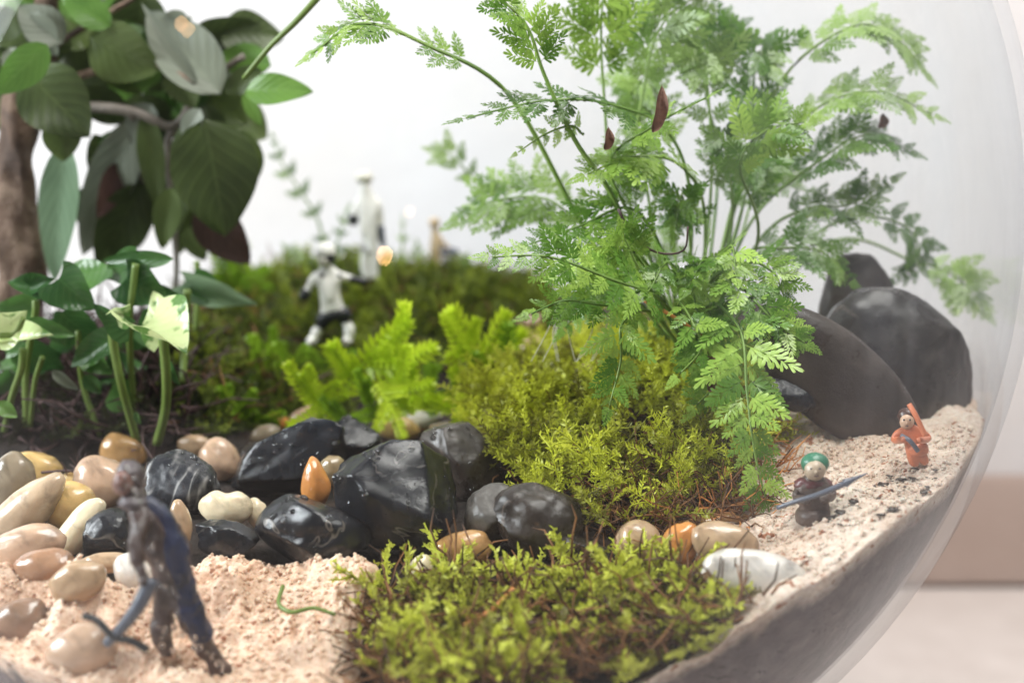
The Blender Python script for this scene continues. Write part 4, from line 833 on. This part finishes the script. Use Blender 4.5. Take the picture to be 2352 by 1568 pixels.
frond([(1590, 800, 3.2), (1500, 670, 3.05), (1400, 700, 2.98), (1300, 690, 2.95), (1220, 720, 2.92)], 75, 9, .25, 'fern', True, (0, -1, .9), seed=6)
frond([(1590, 820, 3.2), (1560, 700, 3.02), (1590, 740, 2.92), (1610, 800, 2.90), (1560, 860, 2.88)], 75, 8, .30, 'fern', True, (0, -1, .8), seed=7)
frond([(1590, 820, 3.2), (1700, 620, 3.1), (1770, 620, 3.02), (1800, 680, 3.0)], 80, 8, .35, 'fern', True, (0, -1, .8), seed=8)
frond([(1590, 820, 3.2), (1480, 640, 3.02), (1440, 560, 2.98), (1430, 530, 2.96)], 70, 5, .45, 'fern', True, (0, -1, .4), seed=9)
# arching fronds, upper left
frond([(1540, 850, 3.3), (1340, 520, 3.25), (1170, 220, 3.2), (980, 105, 3.15), (830, 55, 3.1), (715, 125, 3.1)], 72, 15, .50, 'fern', True, (0, -.6, 1), r0=.008, seed=10)
frond([(1540, 850, 3.3), (1430, 500, 3.15), (1320, 320, 3.1), (1250, 170, 3.1), (1210, 60, 3.1), (1130, -20, 3.1)], 85, 9, .62, 'fern', True, (0, -.8, 1), r0=.008, seed=11)
frond([(1340, 310, 3.12), (1310, 290, 3.1), (1250, 310, 3.08), (1190, 350, 3.06)], 34, 6, .1, 'fern', False, (0, -1, .3), seed=12, r0=.004)
frond([(1560, 850, 3.3), (1590, 500, 3.3), (1540, 310, 3.25), (1400, 240, 3.15), (1250, 232, 3.1), (1070, 272, 3.05)], 88, 12, .48, 'fernback', False, (0, -.3, 1), seed=13)
frond([(1550, 850, 3.3), (1420, 500, 3.35), (1388, 220, 3.35), (1382, 40, 3.35), (1400, -60, 3.35)], 100, 10, .55, 'fern', False, (0, -.8, .7), seed=14)
frond([(1560, 850, 3.3), (1450, 480, 3.4), (1480, 200, 3.4), (1520, 60, 3.4), (1600, -10, 3.4)], 100, 10, .50, 'fernback', False, seed=15)
frond([(1560, 850, 3.3), (1400, 640, 3.4), (1280, 470, 3.45), (1140, 460, 3.45), (1060, 500, 3.45)], 90, 11, .40, 'fernback', False, seed=16)
frond([(1560, 850, 3.3), (1300, 560, 3.8), (1120, 440, 3.85), (1040, 360, 3.85), (995, 345, 3.85)], 45, 5, .55, 'fernback', False, seed=17)
frond([(1590, 850, 3.3), (1480, 560, 3.2), (1400, 380, 3.15), (1500, 290, 3.1), (1620, 225, 3.05)], 70, 12, .35, 'fern', False, (0, -.3, 1), seed=18)
frond([(1600, 850, 3.3), (1690, 450, 3.4), (1800, 180, 3.45), (1960, 60, 3.45), (2060, 90, 3.45), (2125, 165, 3.45)], 75, 14, .45, 'fernback', False, (0, -.5, 1), seed=19)
frond([(1600, 850, 3.3), (1700, 450, 3.4), (1860, 260, 3.4), (2010, 210, 3.4), (2140, 262, 3.4)], 80, 12, .42, 'fernback', False, (0, -.5, 1), seed=20)
frond([(1600, 850, 3.3), (1720, 520, 3.4), (1880, 370, 3.4), (1990, 310, 3.4), (2085, 345, 3.4)], 80, 12, .40, 'fernback', False, (0, -.6, 1), seed=21)
frond([(1600, 850, 3.3), (1740, 560, 3.4), (1850, 480, 3.4), (1950, 470, 3.4), (2040, 420, 3.4)], 72, 10, .40, 'fernback', False, (0, -.7, 1), seed=22)
frond([(1600, 850, 3.3), (1700, 600, 3.3), (1800, 570, 3.3), (1890, 580, 3.3), (1950, 640, 3.3)], 80, 10, .35, 'fernback', False, (0, -.7, .8), seed=23)
frond([(1600, 850, 3.3), (1650, 400, 3.5), (1620, 200, 3.5), (1640, 100, 3.5), (1680, 70, 3.5)], 85, 9, .5, 'fernback', False, seed=24)
frond([(1600, 850, 3.3), (1620, 500, 3.3), (1560, 380, 3.2), (1450, 360, 3.15), (1350, 400, 3.1)], 95, 11, .4, 'fern', False, (0, -.6, 1), seed=25)
frond([(1600, 850, 3.3), (1800, 600, 3.4), (1950, 500, 3.5), (2080, 520, 3.5), (2110, 600, 3.5), (2060, 640, 3.5)], 60, 9, .5, 'fernback', False, seed=26)
frond([(1640, 850, 3.4), (1900, 560, 3.6), (2100, 600, 3.6), (2200, 640, 3.55), (2262, 715, 3.5)], 66, 9, .55, 'fernback', False, (0, -1, .6), seed=27)
frond([(1600, 850, 3.3), (1740, 560, 3.25), (1700, 380, 3.2), (1760, 300, 3.2), (1850, 280, 3.2)], 85, 9, .45, 'fern', False, seed=28)
frond([(1580, 850, 3.3), (1530, 600, 3.2), (1450, 480, 3.15), (1330, 520, 3.1), (1220, 560, 3.05)], 85, 11, .35, 'fern', False, (0, -.7, 1), seed=29)
for i in range(10):
    a = random.uniform(0, 6.28); rr_ = math.sqrt(random.random()); tx, ty = 1640+330*rr_*math.cos(a), 400+270*rr_*math.sin(a); Yt = random.uniform(3.15, 3.75)
    mx_ = (tx*0.45+1590*0.55)+random.uniform(-60, 60); frond([(1580, 850, 3.3), (mx_, (ty*.5+850*.5)-60, (Yt+3.3)/2), ((tx+mx_)/2+random.uniform(-30, 30), ty-20, Yt), (tx, ty+random.uniform(-10, 60), Yt-.03)], random.uniform(62, 90), random.choice([8, 9, 10]), .45, random.choice(['fern', 'fernback', 'fernback']), False, (random.uniform(-.4, .4), -.8, random.uniform(.3, 1)), seed=50+i)
for i in range(9):
    tx, ty = random.uniform(1250, 1800), random.uniform(600, 860); Yt = random.uniform(2.92, 3.15)
    frond([(1590, 850, 3.3), ((tx+1590)/2+random.uniform(-40, 40), min(ty, 700)-60, (Yt+3.2)/2), (tx, ty, Yt)], random.uniform(62, 84), 8, .35, 'fern', False, (random.uniform(-.4, .4), -.9, random.uniform(.3, 1)), seed=150+i)
# small seedling ferns on the moss bank
seed_f = empty('fern_seedling', P(740, 640, 4.4), 'faint blurred fern stem curving up from the moss bank left of the white figures', 'plant')
_f = fern; fern = seed_f
frond([(745, 640, 4.4), (735, 520, 4.4), (690, 440, 4.4), (645, 370, 4.4), (628, 320, 4.4)], 30, 6, .1, 'fernback', False, seed=80)
frond([(760, 640, 4.4), (780, 540, 4.4), (800, 480, 4.4)], 26, 4, .2, 'fernback', False, seed=81)
fern = empty('fern_seedling', P(925, 640, 4.5), 'faint blurred seedling right of the back white figure', 'plant')
frond([(925, 640, 4.5), (925, 560, 4.5), (925, 500, 4.5)], 15, 3, .1, 'fernback', False, seed=82)
frond([(960, 640, 4.5), (962, 590, 4.5), (958, 560, 4.5)], 22, 4, .1, 'fernback', False, seed=83)
fern = empty('fern_seedling', P(1060, 640, 4.4), 'faint green tuft on the moss bank near the tan blurred figure', 'plant')
frond([(800, 630, 4.4), (700, 600, 4.4), (660, 570, 4.4)], 30, 4, .3, 'fernback', False, seed=84)
frond([(1060, 650, 4.4), (1060, 610, 4.4), (1070, 590, 4.4)], 24, 4, .1, 'fernback', False, seed=85)
fern = _f

bulb(883, 588, 4.0, 0.10, 'warm glowing bulb mirrored in the bowl near the white figures')
bulb(416, 55, 4.0, 0.08, 'warm glowing bulb mirrored in the bowl above the tree leaves')
# dry leaf scraps and roots
def scrap(label, base, tip, w, roll=20):
    me = leafmesh('dry_leaf', P(*base), P(*tip), w*base[2]/F, roll, 'oval', 0.6, 0.2, 0.4, wav=0.15); o = link('dry_leaf', me, M['dryleaf']); return props(o, label, 'dry leaf')
scrap('curled brown dry leaf with a thin upright tip caught high in the fern', (1500, 305, 3.05), (1526, 195, 3.05), 34)
scrap('pinkish brown dry leaf caught in the middle of the fern', (1390, 345, 3.05), (1400, 292, 3.05), 26)
scrap('pointed dark brown dry leaf beside the drooping frond above the moss', (1630, 900, 2.9), (1632, 785, 2.9), 34)
scrap('small brown dry leaf at the right side of the fern', (2020, 295, 3.4), (2030, 260, 3.4), 26)
for lab, pts, r_, mt in [('thin brown tendril curling under the middle of the fern', [(1420, 480, 3.0), (1450, 540, 3.0), (1510, 580, 3.0), (1570, 575, 3.0), (1580, 520, 3.0)], .0035, 'darkroot'),
    ('brown woody stem crossing behind the drooping frond', [(1480, 690, 3.0), (1560, 735, 3.0), (1640, 790, 3.0)], .005, 'root'),
    ('reddish twig lying on the soil left of the lime clump', [(690, 895, 3.6), (730, 870, 3.6), (775, 850, 3.6)], .005, 'darkroot'),
    ('thin orange twig lying across the dark brown flat stone', [(1020, 1250, 2.78), (1110, 1215, 2.78), (1200, 1180, 2.80), (1290, 1160, 2.82)], .004, 'root'),
    ('orange rootlet lying at the foot of the largest black stone', [(852, 1235, 2.75), (880, 1265, 2.72), (905, 1300, 2.7), (935, 1310, 2.68)], .004, 'root'),
    ('olive strand looping over the crumbly sand', [(650, 1345, 2.55), (640, 1385, 2.5), (670, 1405, 2.47), (720, 1395, 2.47), (770, 1410, 2.45)], .005, 'synstem'),
    ('long brown stem lying over the front moss', [(1130, 1420, 2.42), (1220, 1430, 2.42), (1350, 1445, 2.42), (1500, 1440, 2.42), (1560, 1435, 2.44)], .006, 'darkroot'),
    ('rusty brown stem slanting through the front moss', [(1060, 1440, 2.40), (1130, 1400, 2.42), (1180, 1350, 2.45)], .007, 'root'),
    ('dark twig on the pale sand behind the amber pebble', [(1710, 1210, 2.78), (1740, 1225, 2.76), (1765, 1240, 2.75)], .005, 'darkroot')]:
    o = tube('twig', PP(pts), r_, r_*0.6, M[mt], None, 6, 16, 0.3); props(o, lab, 'twig')
V, Fc = [], []
for i in range(60):
    p = P(150+110*random.random(), 1075+70*random.random(), 3.05); q = [p]; d = Vector((random.gauss(0, 1), random.gauss(0, .3), random.gauss(-.2, .8))).normalized()
    for k in range(3): d = (d+Vector((random.gauss(0, .4), 0, random.gauss(0, .4)))).normalized(); q.append(q[-1]+d*0.016)
    strand(V, Fc, q, .0022, .5)
strand(V, Fc, PP([(95, 1085, 3.05), (150, 1080, 3.05), (200, 1085, 3.03), (240, 1110, 3.02), (255, 1140, 3.0)]), .004, .5)
o = link('dry_rootlet', mesh('dry_rootlet', V, Fc), M['darkroot']); props(o, 'dark reddish branched rootlet lying over the pebbles at the left', 'rootlet')
V, Fc = [], []
for a_ in range(9):
    x0 = 1280+random.uniform(-10, 130); strand(V, Fc, spline(PP([(x0, 700, 3.15), (x0-15+random.uniform(-20, 20), 760, 3.12), (x0-30+random.uniform(-40, 40), 830, 3.1)]), 8), .0018, .6)
o = link('root_hairs', mesh('root_hairs', V, Fc), M['paleroot']); props(o, 'pale thin root hairs hanging below the left fern fronds', 'roots', kind='stuff')

# ------------------------------------------------------------------ toy figures
def skin(name, joints, edges, mat, parent, Y, sub_=2, dYs=None):
    me = bpy.data.meshes.new(name); pts = [P(j[0], j[1], Y+(j[3] if len(j) > 3 else 0)) for j in joints]
    me.from_pydata([tuple(p) for p in pts], edges, []); me.update(); me.materials.append(mat)
    o = bpy.data.objects.new(name, me); C.objects.link(o)
    md = o.modifiers.new('skin', 'SKIN'); me.skin_vertices.new(name='')if not me.skin_vertices else None
    for i, j in enumerate(joints):
        sv = me.skin_vertices[0].data[i]; r_ = j[2]*Y/F; sv.radius = (r_, r_)
    me.skin_vertices[0].data[0].use_root = True
    sd = o.modifiers.new('sub', 'SUBSURF'); sd.levels = sub_; sd.render_levels = sub_
    md.use_smooth_shade = True
    if dYs:
        tx_ = bpy.data.textures.get('rough_sculpt') or bpy.data.textures.new('rough_sculpt', 'CLOUDS'); tx_.noise_scale = 0.035; tx_.noise_depth = 2
        dm = o.modifiers.new('rough', 'DISPLACE'); dm.texture = tx_; dm.strength = dYs; dm.texture_coords = 'GLOBAL'
    adopt(o, parent); return o
def ball(name, cx, cy, Y, rx, ry, mat, parent, rd=1.0, off=0.0, amp=0.0):
    bm = bmesh.new(); bmesh.ops.create_icosphere(bm, subdivisions=3, radius=1); c = P(cx, cy, Y+off); k = Y/F
    V = np.array([v_.co[:] for v_ in bm.verts]); Fc = np.array([[v_.index for v_ in f.verts] for f in bm.faces]); bm.free()
    if amp: V = V*(1+amp*fbm(V[:, 0]*3, V[:, 1]*3, V[:, 2]*3, o=3, s=int(cx))[:, None])
    V = V*np.array([rx*k, (rx+ry)/2*k*rd, ry*k])+np.array(c[:]); return link(name, mesh(name, V, Fc), mat, parent)
def chain(js): return [(i, i+1) for i in range(len(js)-1)]
def feet(px, py, Y): return P(px, py, Y)
# figure in white jacket
YA = 3.9
fa = empty('toy_person', P(760, 780, YA), 'toy person in white jacket and cap, black trousers and gloves, striding on the mossy slope', 'toy figure', 'miniature toy figures')
J = [(760, 700, 20), (757, 665, 21), (753, 632, 24), (751, 610, 10), (750, 590, 15), (727, 634, 10), (712, 655, 8), (699, 676, 8), (784, 634, 10), (812, 640, 8), (840, 646, 7), (745, 732, 15), (722, 775, 10), (712, 790, 8), (792, 724, 14), (802, 762, 10), (808, 778, 8), (793, 780, 7, -.03)]
skin('body', J, [(0, 1), (1, 2), (2, 3), (3, 4), (2, 5), (5, 6), (6, 7), (2, 8), (8, 9), (9, 10), (0, 11), (11, 12), (12, 13), (0, 14), (14, 15), (15, 16)], M['p_white'], fa, YA)
J = [(761, 704, 24), (757, 668, 25), (753, 634, 28), (727, 634, 13), (712, 655, 12), (780, 634, 12), (796, 638, 10)]
skin('jacket', J, [(0, 1), (1, 2), (2, 3), (3, 4), (2, 5), (5, 6)], M['p_white'], fa, YA)
J = [(762, 708, 23), (745, 732, 20), (731, 758, 16), (792, 722, 20), (800, 742, 17)]
skin('trousers', J, [(0, 1), (1, 2), (0, 3), (3, 4)], M['p_black'], fa, YA)
for js in ([(731, 752, 14), (720, 778, 13), (708, 790, 10, -.03)], [(800, 738, 15), (803, 765, 14), (800, 782, 12), (794, 786, 10, -.03)]): skin('boot', js, chain(js), M['p_white'], fa, YA)
for js in ([(708, 662, 13), (699, 678, 15), (694, 692, 11)], [(800, 640, 11), (826, 644, 10), (846, 650, 12)]): skin('glove', js, chain(js), M['p_black'], fa, YA)
ball('cap', 748, 577, YA, 24, 22, M['p_white'], fa); ball('hair', 754, 592, YA, 18, 17, M['p_black'], fa, off=-.006)
ball('face', 746, 600, YA, 15, 15, M['p_offwhite'], fa, off=-.012)
for ex_ in (740, 752): ball('eye', ex_, 597, YA, 2.6, 3, M['p_black'], fa, off=-.032)
for js in ([(737, 628, 7), (742, 640, 7)], [(777, 628, 7), (784, 638, 7)]): skin('shoulder_strap', js, chain(js), M['p_black'], fa, YA-.03)
# white figure further back
YB = 4.3
fb_ = empty('toy_person', P(848, 645, YB), 'blurred toy person all in white with one black glove, farthest back on the moss bank', 'toy figure', 'miniature toy figures')
J = [(850, 540, 19), (847, 505, 22), (845, 470, 26), (840, 440, 12), (836, 415, 19), (822, 470, 11), (814, 495, 10), (812, 515, 9), (870, 470, 11), (874, 505, 9), (873, 535, 8), (842, 575, 15), (838, 612, 12), (845, 645, 10), (862, 578, 14), (858, 615, 11), (862, 645, 9)]
skin('body', J, [(0, 1), (1, 2), (2, 3), (3, 4), (2, 5), (5, 6), (6, 7), (2, 8), (8, 9), (9, 10), (0, 11), (11, 12), (12, 13), (0, 14), (14, 15), (15, 16)], M['p_white'], fb_, YB)
ball('hat', 836, 408, YB, 22, 16, M['p_offwhite'], fb_)
js = [(815, 488, 12), (811, 505, 15), (812, 520, 10)]; skin('glove', js, chain(js), M['p_black'], fb_, YB)
js = [(873, 512, 10), (876, 545, 10), (882, 568, 6)]; skin('satchel', js, chain(js), M['p_steel'], fb_, YB)
# tan figure behind, mostly lost in blur
YC = 4.55
fc_ = empty('toy_person', P(1000, 640, YC), 'very blurred toy person in tan coat beside a dark bundle on the moss bank', 'toy figure', 'miniature toy figures')
J = [(1000, 600, 17), (1000, 570, 17), (999, 545, 15), (999, 530, 7), (998, 517, 12), (1018, 560, 7), (1032, 575, 7), (995, 635, 10), (1006, 635, 10)]
skin('body', J, [(0, 1), (1, 2), (2, 3), (3, 4), (2, 5), (5, 6), (0, 7), (0, 8)], M['p_tan'], fc_, YC)
ball('hair', 998, 511, YC, 14, 12, M['p_tan'], fc_); ball('bundle', 1032, 578, YC, 24, 11, M['p_steel'], fc_)
# robed figure with green headscarf on the sand
gd = hit(1868, 1200, .02); YD = gd.y+0.01
fd = empty('toy_person', gd, 'toy person in brown robe and green headscarf holding a grey spear on the pale sand', 'toy figure', 'miniature toy figures')
J = [(1868, 1165, 42), (1868, 1135, 36), (1868, 1108, 26), (1869, 1090, 15), (1870, 1074, 24), (1838, 1125, 17), (1830, 1145, 16), (1858, 1152, 12, -.05), (1900, 1122, 17), (1914, 1140, 16), (1888, 1146, 12, -.05), (1850, 1198, 24), (1892, 1200, 22)]
skin('body', J, [(0, 1), (1, 2), (2, 3), (3, 4), (2, 5), (5, 6), (6, 7), (2, 8), (8, 9), (9, 10), (0, 11), (0, 12)], M['p_brown'], fd, YD, 3, .006)
J = [(1868, 1158, 44), (1868, 1185, 48), (1870, 1205, 46)]; skin('robe', J, chain(J), M['p_brown'], fd, YD, 3, .007)
ball('shawl', 1868, 1112, YD, 47, 20, M['p_maroon'], fd, 0.8, 0, .12)
ball('headscarf', 1872, 1064, YD, 34, 27, M['p_green'], fd, 0.95, .004); ball('face', 1872, 1080, YD, 25, 25, M['p_skingrey'], fd, .8, -.014, .06)
for ex_ in (1863, 1883): ball('eye', ex_, 1076, YD, 3, 2, M['p_black'], fd, off=-.034)
ball('nose', 1874, 1084, YD, 4, 5, M['p_skingrey'], fd, off=-.036); ball('mouth', 1875, 1093, YD, 6, 2, M['p_hair'], fd, off=-.032)
tube('spear', [P(1785, 1166, YD-.04), P(1830, 1150, YD-.06), P(1880, 1135, YD-.075), P(1945, 1108, YD-.08)], .0045, .006, M['p_steel'], fd)
tube('spear_tip', [P(1940, 1110, YD-.08), P(1960, 1100, YD-.08), P(1993, 1086, YD-.08)], .009, .001, M['p_steel'], fd, 8, 8)
# orange figure
ge = hit(2105, 1075, .035); YE = ge.y
fe = empty('toy_person', ge, 'toy person in orange tunic with dark hair and stick, at the far right', 'toy figure', 'miniature toy figures')
J = [(2104, 1030, 22), (2098, 1008, 22), (2092, 990, 20), (2087, 978, 10), (2084, 966, 16), (2060, 995, 12), (2052, 1012, 10), (2080, 1008, 9, -.05), (2122, 995, 12), (2134, 1008, 10), (2108, 1012, 9, -.05), (2096, 1055, 15), (2104, 1072, 12), (2118, 1052, 15), (2128, 1068, 11)]
skin('body', J, [(0, 1), (1, 2), (2, 3), (3, 4), (2, 5), (5, 6), (6, 7), (2, 8), (8, 9), (9, 10), (0, 11), (11, 12), (0, 13), (13, 14)], M['p_orange'], fe, YE)
J = [(2103, 1010, 26), (2106, 1030, 30), (2108, 1046, 28)]; skin('tunic', J, chain(J), M['p_orange'], fe, YE, 3, .006)
ball('hair', 2085, 955, YE, 23, 20, M['p_hair'], fe, 1, .004, .1); ball('face', 2083, 969, YE, 17, 18, M['p_skin'], fe, .8, -.012, .05)
for ex_ in (2076, 2090): ball('eye', ex_, 964, YE, 2.6, 2.6, M['p_black'], fe, off=-.027)
ball('nose', 2083, 971, YE, 2.5, 3, M['p_skin'], fe, off=-.029); ball('mouth', 2083, 978, YE, 4, 1.4, M['p_hair'], fe, off=-.026)
tube('stick', [P(2088, 928, YE-.03), P(2105, 958, YE-.045), P(2125, 1000, YE-.05)], .0055, .0055, M['p_orange'], fe)
tube('strap', [P(2070, 1000, YE-.035), P(2090, 1012, YE-.05), P(2108, 1035, YE-.045)], .005, .005, M['p_steel'], fe)
# big dark figure in front
YF = 2.36
ff = empty('toy_person', P(430, 1530, YF), 'large dark toy person in navy and brown rough coat, leaning back on the front sand', 'toy figure', 'miniature toy figures')
J = [(400, 1350, 36), (385, 1295, 42), (362, 1238, 46), (332, 1182, 38), (305, 1142, 22), (290, 1108, 28), (318, 1215, 22, -.05), (312, 1275, 20, -.08), (338, 1345, 15, -.10), (396, 1205, 22, .04), (424, 1265, 19, .03), (410, 1325, 16, -.02), (376, 1410, 30), (372, 1460, 25), (388, 1508, 21), (436, 1415, 32), (472, 1480, 28), (506, 1538, 25), (528, 1553, 18)]
skin('body', J, [(0, 1), (1, 2), (2, 3), (3, 4), (4, 5), (3, 6), (6, 7), (7, 8), (3, 9), (9, 10), (10, 11), (0, 12), (12, 13), (13, 14), (0, 15), (15, 16), (16, 17), (17, 18)], M['p_furbrown'], ff, YF, 3, .016)
J = [(412, 1350, 40), (402, 1298, 44), (384, 1240, 46), (358, 1182, 36), (330, 1138, 22), (443, 1418, 36), (476, 1480, 32)]; skin('coat', J, [(0, 1), (1, 2), (2, 3), (3, 4), (0, 5), (5, 6)], M['p_navy'], ff, YF+.002, 3, .014)
ball('hair', 300, 1092, YF, 34, 40, M['p_greyhair'], ff, 1, .012, .14); ball('face', 282, 1110, YF, 24, 30, M['p_pink'], ff, .9, -.012, .08)
for ex_, ey_ in ((272, 1098), (288, 1097)): ball('eye', ex_, ey_, YF, 3.5, 3, M['p_black'], ff, off=-.036)
ball('nose', 277, 1108, YF, 5, 6, M['p_pink'], ff, off=-.038); ball('mouth', 280, 1122, YF, 8, 2.5, M['p_furbrown'], ff, off=-.034)
ball('collar', 306, 1155, YF, 36, 20, M['p_greyhair'], ff, 1, -.01, .18)
tube('staff', [P(350, 1330, YF-.09), P(315, 1395, YF-.10), P(280, 1440, YF-.10), P(244, 1478, YF-.10)], .014, .008, M['p_steel'], ff, 10)
tube('crosspiece', [P(190, 1412, YF-.10), P(225, 1425, YF-.10), P(262, 1462, YF-.105), P(300, 1470, YF-.10), P(338, 1490, YF-.09)], .006, .007, M['p_black'], ff, 8)
V, Fc = [], []
rdd = random.Random(5)
for (x0, y0, x1, y1, n_) in ((345, 1248, 300, 1290, 6), (352, 1290, 412, 1400, 14), (285, 1075, 330, 1150, 8), (405, 1440, 520, 1540, 16), (360, 1420, 390, 1500, 8)):
    for i in range(n_):
        t = i/(n_-1); p = P(x0+(x1-x0)*t+rdd.uniform(-12, 12), y0+(y1-y0)*t+rdd.uniform(-8, 8), YF-0.045); r_ = rdd.choice([.003, .004, .006]); b0 = len(V)
        for j in range(7):
            th = j*math.pi/6-math.pi/2
            for q in range(8): ph = q*math.pi/4; V.append(tuple(p+Vector((math.cos(ph)*math.cos(th), math.sin(ph)*math.cos(th), math.sin(th)))*r_))
        for j in range(6):
            for q in range(8): Fc.append((b0+j*8+q, b0+j*8+(q+1) % 8, b0+(j+1)*8+(q+1) % 8, b0+(j+1)*8+q))
d_ = link('water_droplets', mesh('water_droplets', V, Fc), M['water'], ff); d_['kind'] = 'stuff'
print('pinnae', npin[0], 'objects', len(bpy.data.objects))
